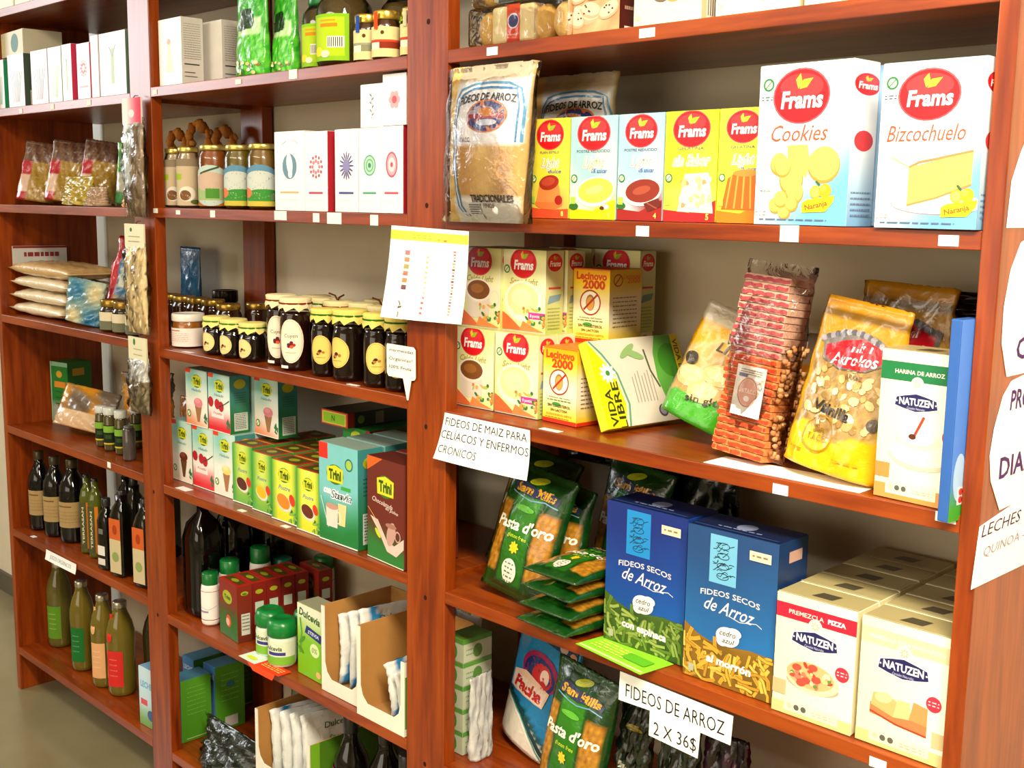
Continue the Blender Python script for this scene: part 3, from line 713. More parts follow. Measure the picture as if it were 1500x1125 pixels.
def icecream_box(kind):
    def f(p, H):
        low = {'cone': 'f08858', 'straw': 'e0202c', 'choc': 'f4e0c8', 'van': 'f4ecd8'}[kind]
        p.paint(lambda x, y: mixc(mixc(low, 'f6f4ea', clamp01(y*3.2+(x*.8 if kind != 'straw' else 0)-.2)), '8cd0c4', clamp01((y-.42)*2.6)*(.7+.3*math.sin(x*6))), 8, 14)
        trini_logo(p, .52, H*.80, .2); p.rect(0, .93*H, .24, H, 'e84020'); p.txt('Helado', .5, H*.64, .07, '3c8c8c', .005, .3, w=.44)
        if kind == 'straw':
            p.rect(.14, .24*H, .72, .4*H, 'f4e8e4'); p.txt('Frutilla', .43, .32*H, .06, 'c83040', .01, .2, w=.4)
            for x, y in ((.12, .5), (.42, .48), (.6, .45)): p.ell(x, y*H, .12, .13, 'b81c2c', 20)
            p.line([(.5, .44*H), (.75, .5*H), (.98, .58*H)], .025, '2c3c3c')
        else:
            p.poly([(.42, .36*H), (.74, .36*H), (.63, .08*H), (.53, .08*H)], {'choc': '6a4428'}.get(kind, 'a8784c')); p.ell(.58, .42*H, .2, .115, {'choc': '6a2c1c', 'van': 'f0dc78'}.get(kind, 'e88898')); p.ell(.55, .45*H, .12, .06, {'choc': '8a4430', 'van': 'f8ecac'}.get(kind, 'f4a4ac'))
            green_badge(p, .14, .2*H, .09)
        q = random.Random(3)
        for i in range(9): p.ell(.88+.1*q.random(), .1*H+.12*q.random()*H, .07, .025, '2c7a4c', q.random()*180, 7)
        p.rect(0, 0, 1, .015*H, 'fdfdf4')
    return f
def pudding_box(kind):
    def f(p, H):
        a = {'g': '6cb43c', 'y': 'e8e428'}['g' if kind in ('cocoa', 'van') else 'y']
        p.paint(lambda x, y: mixc(mixc('2c9a3c', a, clamp01(math.sin(PI*x)*1.6)), 'f4f470', clamp01(math.sin(PI*x)*.9-.1)*clamp01(y*2)), 8, 10)
        trini_logo(p, .5, H*.78, .21); p.txt('Postre', .5, H*.57, .1, '4c8cac', .01, .3, w=.46)
        c = {'cocoa': '5c2c1c', 'van': 'f4c020', 'orange': 'f08c28', 'choc': '6a2c18'}[kind]
        p.ell(.48, .32*H, .3, .19, 'e8e0cc', -15); p.ell(.46, .34*H, .26, .16, c, -15); p.ell(.8, .4*H, .1, .14, 'e03c20', 30); q = random.Random(8)
        for i in range(12): p.ell(.7+.28*q.random(), .04*H+.16*q.random()*H, .08, .03, q.choice(['2c7a2c', '58a040', '8cc050']), q.random()*180, 7)
        p.rect(0, 0, 1, .02*H, 'fdfdf4')
    return f
def green_side(p, H): p.paint(lambda x, y: mixc('1c5c28', '3c8c3c', y), 2, 3); p.lines_of_text(.15, .85, H*.7, 6, H*.08, .04, '88b070')
def red_top(p, H): p.rect(.12, .08, .88, H-.08, '4c4c14'); p.ell(.5, H/2, .16, .2*H, 'a8a824')
def mix_stevia(p, H):
    p.paint(lambda x, y: mixc('1c7c38', '7cc8cc', clamp01(y*2.6-.35+.12*math.sin(x*4))), 8, 14)
    p.rect(0, .84*H, .23, H, 'e02c1c'); trini_logo(p, .42, H*.70, .2); p.ring(.78, H*.83, .1, .1, .02, '2c6c4c'); p.ell(.78, H*.83, .07, .07, 'a8c84c')
    p.txt('con', .22, .53*H, .1, 'ffffff', .08, .2, w=.2); p.txt('Stevia', .58, .5*H, .13, 'ffffff', .1, .25, w=.56); p.txt('Stevia', .58, .5*H, .13, '2c5c6c', .0, .25, w=.54); p.rect(.58, .565*H, .82, .6*H, '3cac3c')
    p.poly([(.2, .16*H), (.48, .16*H), (.5, .36*H), (.18, .38*H)], 'e8dcd0'); p.ell(.34, .37*H, .16, .05, 'c89888'); p.poly([(.52, .2*H), (.68, .2*H), (.72, .42*H), (.5, .42*H)], 'ecd898'); p.line([(.05, .45*H), (.15, .3*H), (.25, .15*H)], .02, 'c8e8e0'); p.ring(.5, .27*H, .08, .1, .02, 'dce8e0')
    p.rect(0, 0, 1, .015*H, 'e8f4e0')
def mix_side2(p, H): p.paint(lambda x, y: mixc('1c6c34', '3c8c8c', clamp01(y*1.8-.3)), 2, 8); p.rect(.2, .05*H, .9, .36*H, 'c8d0c8'); p.lines_of_text(.25, .8, H*.33, 9, .03*H, .012*H, '4c5c54'); p.ell(.5, H*.86, .3, .22, 'b8b41c'); p.lines_of_text(.2, .8, H*.7, 5, .04*H, .012*H, '2c5c58')
def choco_box(p, H):
    p.paint(lambda x, y: mixc('2c7c34', '6c2418', clamp01(y*4-.75+.5*x)), 8, 14)
    p.poly([(0, .86*H), (.42, H), (0, H)], 'e8641c'); trini_logo(p, .5, H*.74, .22); p.txt('Chocolatada', .42, .58*H, .075, 'e8d0c4', .01, .3, w=.56, rot=-6); p.txt('en polvo', .68, .53*H, .055, 'e8d0c4', .01, .3, w=.34, rot=-6)
    p.poly([(.08, .42*H), (.3, .3*H), (.55, .12*H), (.8, .1*H), (1, .2*H), (1, .3*H), (.75, .2*H), (.55, .22*H), (.3, .4*H)], 'e4c8bc'); p.ell(.66, .3*H, .2, .11, 'c89c90', 70); p.ell(.66, .38*H, .15, .04, 'a87468'); p.ring(.84, .3*H, .08, .09, .025, 'c89c90'); p.line([(.02, .5*H), (.2, .42*H), (.4, .3*H)], .012, 'f0b060')
    p.ell(.3, .27*H, .1, .04, 'c8d828', -40); p.rect(0, 0, 1, .012*H, 'd8e8c8')
def cocoa_front(p, H):
    p.paint(lambda x, y: mixc('2c6c28', '8c2418', clamp01(y*3-1)), 4, 8); p.ell(.45, .72*H, .26, .17, 'a8b82c'); p.txt('Trini', .45, .72*H, .1, '2c4c14', .04, w=.34); p.ell(.5, .3*H, .14, .16, 'd8582c'); p.ell(.46, .28*H, .1, .1, 'e8b89c')
def cocoa_side(p, H):
    p.paint(lambda x, y: mixc('6c2c18', '8c2c1c', y), 2, 3); p.ell(.5, .86*H, .26, .14, 'b0b82c'); p.ell(.5, .85*H, .16, .08, '5c7c1c'); p.rect(.25, .12*H, .85, .5*H, 'd8dcd0'); p.lines_of_text(.3, .8, .45*H, 5, .06*H, .02*H, '5c5c54')
def cocoa_side2(p, H):
    p.paint(lambda x, y: mixc('6c1c10', '8c2018', y), 2, 3); p.ell(.5, .84*H, .27, .15, 'b0b82c'); p.rect(.2, .48*H, .8, .66*H, 'c8dcc8')
def white_box(kind, c1):
    def f(p, H):
        p.rect(0, 0, 1, H, 'f8f3ee'); y = .56*H
        if kind == 'globe': p.ell(.5, y, .24, .24, '4c7c8c'); p.ell(.5, y+.05, .1, .2, 'e8f0ec', 10); p.ell(.52, y-.14, .07, .08, 'f8f3ee'); p.line([(.25, .84*H), (.4, .88*H)], .02, '9cb8b0'); p.line([(.6, .9*H), (.8, .84*H)], .02, 'b8c8c0')
        elif kind == 'dots': 
            for k in range(12): p.ell(.5+.26*math.cos(k*PI/6), y+.26*math.sin(k*PI/6), .045, .045, c1, 0, 8)
            for k in range(8): p.ell(.5+.15*math.cos(k*PI/4), y+.15*math.sin(k*PI/4), .05, .05, 'd86c84', 0, 8)
        elif kind == 'star':
            for k in range(16): p.ell(.5+.2*math.cos(k*PI/8), y+.26*math.sin(k*PI/8), .11, .025, c1, k*22.5, 8)
            p.ell(.5, y, .15, .16, '8078b0')
        elif kind == 'swirl': p.ell(.5, y, .28, .3, 'a8d4b4'); p.ring(.5, y, .28, .3, .04, c1); p.ring(.5, y, .17, .18, .03, c1); p.ell(.5, y, .07, .07, '2c7c5c')
        elif kind == 'knot': p.ell(.5, y, .26, .36, 'f0a0ac'); p.ell(.5, y, .15, .2, 'f8d0d4'); p.ring(.5, y, .26, .36, .05, c1); p.ell(.5, y, .06, .07, c1)
        elif kind == 'rose':
            for k in range(6): p.ell(.5+.15*math.cos(k*PI/3), .5*H+.15*math.sin(k*PI/3), .1, .1, 'e8a0a4', 0, 10)
            p.ell(.5, .5*H, .1, .1, c1)
        elif kind == 'stem':
            p.line([(.5, .2*H), (.52, .5*H), (.48, .8*H)], .02, '7c90a0')
            for k in range(6): p.ell(.5+.05*(-1)**k, (.3+.09*k)*H, .06, .02, c1, 40*(-1)**k, 8)
        elif kind == 'lady': p.ell(.45, .62*H, .1, .1, 'e8c8a8'); p.poly([(.3, .2*H), (.65, .2*H), (.52, .58*H), (.4, .58*H)], 'ecdcae'); p.ell(.45, .66*H, .08, .06, 'c89068')
        elif kind == 'plant': p.line([(.5, .2*H), (.5, .75*H)], .12, 'a8b878'); p.line([(.38, .78*H), (.5, .62*H), (.62, .8*H)], .035, '7c98a0')
        elif kind == 'grass':
            for k in range(7): p.line([(.3+.06*k, .1*H), (.25+.08*k, .4*H), (.15+.12*k, .66*H)], .02, c1)
        if kind in ('dots', 'star', 'swirl', 'knot', 'globe'): p.rect(.18, .22*H, .8, .245*H, {'globe': 'c8a868'}.get(kind, c1)); p.lines_of_text(.1, .8, .14*H, 1, .02, .008, 'd0c8c0')
    return f
def strip_side(c):
    def f(p, H): p.rect(0, 0, 1, H, c); p.rect(.3, .05*H, .8, .32*H, 'f0ead8'); p.lines_of_text(.35, .75, .3*H, 6, .04*H, .02*H, '5c5050')
    return f
def text_side(p, H):
    p.rect(0, 0, 1, H, 'd8d4cc'); p.lines_of_text(.1, .88, .9*H, 16, .034*H, .01*H, '9c9890'); p.rect(.1, .3*H, .8, .315*H, '2c2c2c'); p.rect(.1, .18*H, .6, .19*H, '3c3c3c'); p.rect(.1, .12*H, .7, .13*H, '5c5c5c')

# ================================================================== RIGHT BAY
zA, zB, zC, zD, zE, zF = TOP['A3'], TOP['B3'], TOP['C3'], TOP['D3'], TOP['E3'], TOP['F3']
# --- second shelf: dessert cartons
row = [('flan', -.877, .078, 'e4d838', 'yellow flan carton with red oval logo, leftmost of the dessert cartons'),
       ('cream', -.791, .088, '9cc4cc', 'pale blue dessert carton showing a bowl of yellow cream'),
       ('choc', -.704, .080, '9cc0d0', 'pale blue dessert carton showing a bowl of chocolate cream'),
       ('plain', -.6185, .086, 'b8c820', 'lime yellow gelatine carton with a red lower band and pale flakes'),
       ('jelly', -.5365, .074, 'c0cc20', 'yellow gelatine carton showing an orange jelly mould, beside the cookie mix carton')]
for kind, x, wd, col, lab in row:
    carton(lab, (x, .03, zB), wd, .045, .146, col, 0, 'small dessert cartons on the second shelf', dessert_box(kind), name='dessert_carton')
for x, y, lab in ((-.788, .083, 'dessert carton hidden behind the pale blue cream carton'), (-.609, .083, 'dessert carton hidden behind the lime yellow gelatine carton')):
    carton(lab, (x, y, zB), .086, .045, .144, 'a8c020', 0, 'small dessert cartons on the second shelf', side=mix_side, name='dessert_carton')
carton('big white cookie mix carton with red oval logo and heart cookies', (-.434, .004, zB), .130, .055, .192, 'f4f7fb', -2, 'large baking mix cartons', mix_box('Cookies', 'cookie'), mix_side, name='baking_mix_carton')
carton('blue sided baking mix carton tucked behind the cookie mix carton', (-.404, .066, zB), .130, .05, .190, '9cc0e4', 0, 'large baking mix cartons', side=mix_side, name='baking_mix_carton')
carton('pale blue sponge cake mix carton showing a slice of yellow cake', (-.2695, -.006, zB), .1195, .050, .182, 'a8c4d4', -1, 'large baking mix cartons', mix_box('Bizcochuelo', 'cake'), mix_side, name='baking_mix_carton')
# --- rice noodle bags
def noodle_col(a, b, sd):
    if sd: return 'c8a868'
    if a < .16: return mixc('e8b860', 'f4d890', .5+.5*math.sin(b*60))
    if b < .17: return 'efece8'
    if b < .48: return mixc('c89858', 'e4c080', .5+.5*math.sin(a*150+math.sin(b*4)))
    if b > .9: return 'c8b8a0'
    return 'f2f0f4'
def noodle_print(p, H):
    for dx, c in ((0, '5c9cc8'), (.025, 'f4f4f8'), (.04, '4c88bc')):
        p.line([(.30+dx, .04*H), (.22+dx, .1*H), (.19+dx, .3*H), (.17+dx, .6*H), (.18+dx, .78*H), (.24+dx, .845*H-dx), (.4, .875*H-dx), (.6, .88*H-dx), (.8, .87*H-dx), (.93-dx, .83*H), (.97-dx, .72*H), (.97-dx, .5*H)], .018, c)
    p.txt('FIDEOS DE ARROZ', .57, .79*H, .06, '2c2c38', .025, w=.66, arc=.25)
    p.ell(.6, .665*H, .24, .105*H, 'd07848'); p.ell(.6, .665*H, .22, .095*H, '343878'); p.ell(.55, .69*H, .16, .04*H, 'b0a8b8'); p.rect(.4, .65*H, .8, .68*H, 'a03038'); p.ell(.6, .69*H, .08, .03*H, 'd88838'); p.ell(.62, .625*H, .12, .02*H, 'c8ccdc')
    p.txt('SIN T.A.C.C.', .34, .52*H, .035, '3c4458', .015, w=.2); p.txt('TRADICIONALES', .68, .15*H, .055, '3c2820', .03, w=.52); p.txt('FINOS', .66, .105*H, .035, '3c2820', .01, w=.14)
    p.rect(.38, .02*H, .54, .12*H, 'f4f4f4')
    for i in range(7): p.rect(.385, (.025+.0135*i)*H, .535, (.031+.0135*i)*H, '4c4c4c')
bag('clear bag of rice noodles with white printed panel hanging over the shelf edge', (-.967, -.016, zB-.008), .188, .235, .055, noodle_col, rz=0, ry=0, rx=-3, mode='pillow', seed=3, amp=.0011, taper=(.86, 1.0), front=noodle_print, cat='noodles', name='noodle_bag', wrap=1, group='rice noodle bags')
bag('rice noodle bag standing in shadow behind the front noodle bag', (-.93, .14, zB), .18, .222, .04, noodle_col, rz=0, mode='pillow', seed=8, amp=.002, front=noodle_print, cat='noodles', name='noodle_bag', group='rice noodle bags')

# --- top shelf
def biscuit_pack(label, loc, n, L, hh, dp, band, group, wrapc='f2e0a8'):
    t = thing('biscuit_pack', label, 'biscuits', loc, 0, group); g = G()
    for i in range(n):
        x = -L/2+L*(i+.5)/n
        for k in range(2): g.ball((x, dp*(.27+.46*k), hh/2), (L/n*.56, dp*.25, hh*.49), mixc('e8b860', 'f0cc80', (i % 3)/2), 10, 8)
    g.out('biscuit_row', M_FOOD, t, True)
    G().box(-L*.30, -.002, 0.001, L*.16, dp*.98, hh+.001, wrapc).out('paper_band', M_CARD, t, bevel=.006)
    p = P(lambda u, v, o: (-L*.30+u*L*.46, -.0022-o, .001+v*L*.46), hh/(L*.46)); H = hh/(L*.46)
    if band: p.rect(.38, 0, .68, H, 'e0481c'); p.ell(.53, H*.58, .13, H*.2, 'e8e4f0'); p.ell(.53, H*.58, .115, H*.16, '38387c'); p.lines_of_text(.4, .66, H*.22, 1, .04, .02, 'f0c0a0')
    else: p.rect(.02, .05*H, .45, .95*H, 'e8e4d0'); p.ell(.25, .45*H, .14, .22*H, 'c4c0bc'); p.rect(.12, 0, .5, .15*H, '6c7478'); p.lines_of_text(.52, .95, .85*H, 6, .13*H, .04*H, '9c9468')
    p.out('printed_band', t)
    g = G(); v = []; nn = 24
    g.box(-L/2-.012, -.006, .0, L/2+.008, dp+.006, hh+.004); mkobj('clear_wrap', g.v, g.f, None, M_CLEAR, t, bevel=.008)
    return t
biscuit_pack('wrapped sponge finger pack with orange band, lower of two on the top shelf', (-.945, .03, zA), 5, .2, .058, .07, True, 'sponge finger packs')
biscuit_pack('wrapped sponge finger pack with grey label, stacked on the orange banded pack', (-.945, .035, zA+.063), 5, .2, .055, .07, False, 'sponge finger packs')
def cookie_print(p, H):
    p.paint(lambda x, y: mixc('c88858', 'e8b888', .5+.5*hn(x*3, y*3)), 8, 8); q = random.Random(4)
    for i in range(16):
        x, y = .1+.8*q.random(), (.1+.85*q.random())*H; p.ell(x, y, .2, .11, 'e0a880', q.random()*60-30); p.ell(x, y+.02, .18, .09, mixc('f4d4b8', 'f0c8a8', q.random()), q.random()*60-30)
        for k in range(5): p.ell(x+.26*(q.random()-.5), y+.02+.12*(q.random()-.5), .02, .015, '5a2c24', 0, 7)
    p.rect(.4, .3*H, 1, .38*H, 'a86848'); p.rect(.55, .33*H, .9, .35*H, 'f4e8d8')
carton('cookie carton printed all over with chocolate chip cookies, dark red side', (-.80, .032, zA), .098, .045, .16, '4c1010', 0, 'cartons on the top shelf', cookie_print, lambda p, H: (p.rect(0,0,1,H,'4a100c'), p.lines_of_text(.2,.8,.9*H,8,.1*H,.03*H,'b08878'), p.rect(.2,.02*H,.8,.06*H,'e8dcd0')), name='cookie_carton')
def bowl_print(c):
    def f(p, H):
        p.rect(0, 0, 1, H, 'fbf3cc')
        if c == 1: p.ell(.55, .3*H, .34, .1*H, 'f4dcd0'); p.ell(.42, .38*H, .2, .17*H, '6c6050'); p.ell(.6, .32*H, .17, .12*H, 'dc9850'); q = random.Random(1); [p.ell(.6+.22*(q.random()-.5), (.32+.14*(q.random()-.5))*H, .02, .02, '7c4020', 0, 7) for _ in range(12)]
        elif c == 2: p.ell(.58, .23*H, .09, .12*H, '8c4c30'); p.ell(.64, .3*H, .05, .06*H, '8c4c30')
        p.rect(.03, .08*H, .1, .12*H, 'e0dcb0')
    return f
def bar_side(p, H): p.rect(0, 0, 1, H, 'c8b890'); p.rect(.2, .03*H, .9, .4*H, 'e8e0cc'); [p.rect(.25+.09*i, .06*H, .29+.09*i, .37*H, '5c4c5c') for i in range(7)]
carton('cream carton showing a bowl and a round seeded cookie', (-.667, .03, zA), .118, .05, .15, 'f6eec0', -3, 'cartons on the top shelf', bowl_print(1), bar_side, name='food_carton')
carton('cream carton with a small brown cookie printed near its foot', (-.5255, .03, zA), .124, .05, .15, 'f8f0c4', 0, 'cartons on the top shelf', bowl_print(2), bar_side, name='food_carton')
carton('plain cream carton at the right end of the top shelf', (-.395, .03, zA), .124, .05, .15, 'f8f0c4', 0, 'cartons on the top shelf', bowl_print(3), bar_side, name='food_carton')
carton('white carton behind the sponge finger packs against the left post', (-1.02, .16, zA), .08, .08, .15, 'd8d8c8', 0, 'cartons on the top shelf', bowl_print(3), name='food_carton')

# --- third shelf: soup cartons in two layers
SG = 'soup cartons stacked in two layers'
sc = {}
def soup(kind, label, x, y, z, front=True):
    k = kind+str(front)
    if k not in sc: sc[k] = carton(label, (x, y, z), .097, .040, .132, 'd4d88c', 0, SG, soup_box(kind) if front else None, soup_side, name='soup_carton'); return sc[k]
    return dup(sc[k], (x, y, z), label)
names = [('front', .054), ('second', .096), ('third', .138)]
for i, (nm, y) in enumerate(names):
    soup('a', nm+' row, lower broth carton with brown cup, beside the post', -1.0655+.001*i, y, zC)
    soup('b', nm+' row, lower cream soup carton with white bowl', -.9645+.002*i, y, zC)
for i, (nm, y) in enumerate([('front', .074), ('second', .118)]):
    soup('a', nm+' row, upper broth carton with brown cup, behind the price sheet', -1.072+.012*i, y, zC+.1325)
    soup('b', nm+' row, upper cream soup carton with white bowl', -.976+.006*i, y+.006, zC+.1325)
soup('b', 'shaded soup carton at the back, left of two behind the egg substitute', -1.0, .214, zC+.1325)
soup('b', 'shaded soup carton at the back, right of two behind the egg substitute', -.902, .222, zC+.1325)
soup('b', 'lowest shaded soup carton at the back left under the upper one', -1.0, .214, zC)
soup('b', 'lowest shaded soup carton at the back right under the upper one', -.900, .216, zC)
e1 = carton('yellow egg substitute carton with a crossed egg, standing on the shelf', (-.871, .056, zC), .076, .078, .118, 'e8b810', -4, 'yellow egg substitute cartons', egg_box, egg_side, topcol='d87818', name='egg_substitute_carton')
dup(e1, (-.882, .137, zC+.119), 'yellow egg substitute carton with a crossed egg, on top of another', 0)
dup(e1, (-.882, .1365, zC), 'yellow egg substitute carton hidden under the upper one', 0)

# flat rice cake box leaning, lettering running upwards
def flat_print(p, H):
    p.paint(lambda x, y: mixc('c8c4ac', 'dcd4c4', .5+.5*math.sin(x*5)), 6, 6)
    p.poly([(0, 0), (.2, 0), (.25, .25*H), (.21, .6*H), (.1, .82*H), (0, H)], 'f0dc10'); p.line([(.24, 0), (.285, .25*H), (.24, .6*H), (.13, .84*H), (.03, H)], .02, '5c9c7c')
    p.poly([(1, 0), (.80, 0), (.70, .25*H), (.66, .5*H), (.68, .8*H), (.74, H), (1, H)], '58a03c'); p.ell(.86, .7*H, .14, .2*H, '3c8c20'); p.poly([(1, 0), (.95, 0), (.93, .3*H), (1, .45*H)], '7cb05c')
    p.txt('VIDA', .09, .23*H, .07, '2c3c1c', .02, w=.3, rot=90); p.txt('LIBRE', .175, .25*H, .07, '2c3c1c', .02, w=.38, rot=90)
    for k in range(10): p.ell(.14+.05*math.cos(k*.63), .62*H+.05*math.sin(k*.63), .035, .014, 'fdfdf4', k*36, 8)
    p.ell(.14, .62*H, .022, .022, '3c8c2c'); p.ell(.63, .13*H, .05, .05, '4c4450'); p.ell(.63, .13*H, .035, .035, '8c8490')
    for k in range(7): p.rect(.38+.035*k, .25*H, .388+.035*k, (.55+.03*(k % 3))*H, 'a09888')
    p.ell(.4, .85*H, .1, .03, '8cb070', 30); p.ell(.47, .8*H, .1, .03, '8cb070', -20); p.line([(.58, .85*H), (.6, .6*H), (.66, .4*H)], .016, '4c5c38')
    p.rect(.91, .2*H, 1, H, 'd8be18'); p.txt('VIDA LIBRE', .955, .66*H, .05, '4c4410', .02, w=.4, rot=-90); p.txt('Galletas', .84, .45*H, .045, '3c7c28', .01, .2, w=.25, rot=90)
t = carton('flat green white and yellow rice cake box leaning sideways on the shelf', (-.752, .144, zC+.008), .196, .018, .138, 'e0d428', 84, None, flat_print, name='rice_cake_box', cat='carton', rx=-24)
def alf_col(a, b, sd):
    if b < .2+.12*a: return '3ca018' if b > .05 else '308814'
    if b < .58 + .1*math.sin(a*5): return mixc('a88040', 'c8a460', .5+.5*math.sin(a*9)*math.sin(b*14))
    if b < .84: return 'd09404'
    return 'b8ac90'
def alf_print(p, H):
    p.txt('VIDA', .58, .77*H, .10, '3c2c08', .02, .2, w=.4); p.txt('LIBRE', .55, .68*H, .10, '3c2c08', .02, .2, w=.46)
    for x, y in ((.2, .36), (.5, .46), (.42, .28), (.75, .34)): p.ell(x, y*H, .19, .09*H, 'd0b074', 10); p.ell(x, y*H+.02, .15, .06*H, 'e0c890', 10)
    p.txt('sin gluten', .55, .24*H, .075, '2c2410', .015, w=.6, rot=12); p.ell(.12, .5*H, .08, .07, '2c2410')
bag('yellow and green bag of round biscuits slumped behind the red cracker stack', (-.640, .105, zC+.002), .140, .172, .05, alf_col, rz=12, rx=-12, ry=20, amp=.0012, mode='stand', seed=12, front=alf_print, cat='biscuits', name='biscuit_bag')

# tall clear stack of red wafers
def cracker_stack():
    t = thing('wafer_stack', 'tall clear pack of stacked red edged wafers with a white label', 'wafers', (-.530, .035, zC), -4, None, -7, 4)
    q = random.Random(5); n = 25; Hh = .243
    for i in range(n):
        z = i*Hh/n; g = G(); m = 14; s = .88+.05*math.sin(i*1.3)
        v = []; s *= 1-.12*max(0, (i-14)/11)
        for k in range(m+1):
            x = -.047*s+.094*s*k/m; yy = .0015*math.sin(k*1.7+i)+.001*q.random()
            v.append((x, -.001+yy, z+.002+.001*math.sin(k*2+i)))
            v.append((x, -.001+yy+.0, z+.0068+.001*math.sin(k*2+i)))
        g.box(-.047*s, .001, z+.0005, .047*s, .060*s, z+.0092, 'e08448' if i < 14 else 'd8a890')
        f = [(2*k, 2*k+2, 2*k+3, 2*k+1) for k in range(m)]
        g.add(v, f, 'd04420' if i < 14 else 'b04850')
        o = g.out('wafer', M_FOOD, t)
    for i in range(3):
        g = G()
        for k in range(30): g.ball((.0455+.003*q.random(), .006+.05*q.random(), .008+.05*i+.048*q.random()), (.0035, .0055, .0045), q.choice(['b87c50', '9c6438', 'c89464']), 6, 4, .3, k)
        g.out('nut_cluster', M_FOOD, t, True)
    def S(u, v, o): return (-.017+.044*u*1+.004*v, -.006-o, .058+v*.044)
    g = G().box(-.018, -.0055, .055, .029, -.0045, .122, 'f2ede2'); g.out('sticker_label', M_PAPER, t)
    p = P(lambda u, v, o: (-.018+.047*u, -.0056-o, .055+.047*v), 1.42); p.ring(.48, .68, .34, .42, .04, 'd89080'); p.ell(.48, .68, .28, .36, 'e8b0a0'); p.txt('SIN T.A.C.C.', .48, .72, .12, 'f6f0e8', .03, w=.56); p.ell(.48, .5, .1, .08, 'f6f0e8'); p.lines_of_text(.15, .9, 1.3, 3, .06, .02, '6c5c54'); p.rect(.12, 1.1, .4, 1.2, '7c7c9c'); p.out('lettering', t, M_PAPER)
    S3 = bag_surface(.112, .262, .085, 'pillow', 9, .0025, (1, .98)); v = []; f = []; n = 32
    for j in range(25):
        for k in range(n):
            u, sd = (-1+4*k/n, 0) if k < n/2 else (1-4*(k-n/2)/n, 1)
            x, y, z = S3(u, j/24, sd); v.append((x, (y if abs(u) < 1 else 0)*.9+.028, z))
        if j:
            for k in range(n): f.append(((j-1)*n+k, (j-1)*n+(k+1) % n, j*n+(k+1) % n, j*n+k))
    mkobj('clear_wrap', v, f, None, M_CLEAR, t, smooth=True)
cracker_stack()
def orange_col(a, b, sd): return mixc('b86c18', 'd8902c', hn(a*2, b*2)*.5+.5) if .35 < b < .75 else mixc('c8b494', '9c8468', b)
bag('orange labelled clear bag standing in the gap behind the wafer stack', (-.53, .17, zC), .12, .165, .05, orange_col, mode='stand', seed=4, cat='snacks', name='snack_bag', group='snack bags on the third shelf')

# yellow puffed rice bags
def puff_col(a, b, sd):
    if b > .93: return 'b88014'
    if b > .88: return '6c4c10'
    if b > .66: return 'b88618'
    edge = .24+.3*a*(1-a)
    if b < edge-.08+.05*math.sin(a*9): return mixc('e8a808', 'f8cc18', .5+.5*math.sin(a*4+1))
    if a < .12*(1.2-b) or a > .96: return 'd8a41c'
    return mixc('80602c', 'c0a060', clamp01(.5+.5*hn(a*4, b*5, 1)))
def puff_print(p, H):
    q = random.Random(6)
    for i in range(46):
        x, y = .16+.74*q.random(), (.28+.36*q.random())*H; p.ell(x, y, .03+.03*q.random(), .02+.02*q.random(), q.choice(['d8c490', 'c8ac70', 'b89858', 'e4d4a8', '94743c']), q.random()*180, 8)
    p.poly([(.14, .74*H), (.3, .79*H), (.5, .84*H), (.72, .82*H), (.92, .77*H), (.9, .7*H), (.7, .62*H), (.4, .6*H), (.2, .64*H)], '6c6460')
    for k in range(17): p.ell(.14+.046*k, (.755+.07*math.sin(PI*k/16))*H, .032, .028, '545058' if k % 2 else '8c8890', 0, 9)
    p.poly([(.2, .72*H), (.4, .77*H), (.6, .80*H), (.86, .75*H), (.84, .69*H), (.66, .62*H), (.38, .61*H), (.22, .66*H)], 'c41424')
    p.txt('mini', .58, .75*H, .085, 'f4ecec', .015, .25, w=.26, rot=8); p.txt('Akrokos', .54, .672*H, .10, 'f4ecec', .015, .25, w=.5, rot=6); p.txt('ARROZ', .6, .575*H, .04, '7c5438', .02, w=.18)
    p.txt('Vainilla', .48, .365*H, .09, '1c1408', .03, w=.42, rot=-6); p.ring(.42, .215*H, .165, .165, .014, 'a87c10'); p.txt('Sin', .42, .245*H, .06, '8c6410', .02, w=.12); p.txt('T.A.C.C.', .42, .19*H, .055, '8c6410', .02, w=.2)
    p.ell(.9, .34*H, .055, .055, '4c4438'); p.lines_of_text(.14, .3, .09*H, 1, .03, .02, 'b08c20'); p.lines_of_text(.62, .88, .09*H, 1, .03, .012, 'c49820')
bag('yellow bag of puffed rice with red badge and clear window, nearest the shelf edge', (-.398, .050, zC), .147, .215, .062, puff_col, rz=-5, rx=-7, ry=7, mode='stand', seed=21, amp=.0018, taper=(1.0, .84), front=puff_print, cat='snacks', name='snack_bag', group='snack bags on the third shelf', nu=26, nv=40)
bag('second yellow puffed rice bag standing behind the front one', (-.366, .140, zC), .145, .240, .06, puff_col, rz=-4, rx=-3, ry=2, mode='stand', seed=22, amp=.003, taper=(1, .92), front=puff_print, cat='snacks', name='snack_bag', group='snack bags on the third shelf')
carton('cream rice flour carton with green band and a white bowl of dessert', (-.271, .010, zC), .094, .055, .176, 'efe6bc', -4, None, flour_box('HARINA DE ARROZ', '147440', 'rice'), flour_top, flour_top, topcol='a89468', name='flour_carton')
carton('pale blue carton with green badge in shadow behind the rice flour', (-.252, .165, zC), .088, .05, .184, '8ca4ac', 0, None, lambda p, H: (p.rect(0,0,1,H,'94acb4'), green_badge(p,.2,.9*H,.1), oval_logo(p,.72,.80*H,.2,.15)), name='baking_mix_carton')
bag('black bag lying on top of the cartons at the back right corner', (-.29, .235, zC+.186), .15, .045, .06, lambda a, b, s: mixc('1c1014', '3c1c20', hn(a, b)), mode='pillow', seed=31, amp=.006, cat='bag', name='dark_bag')
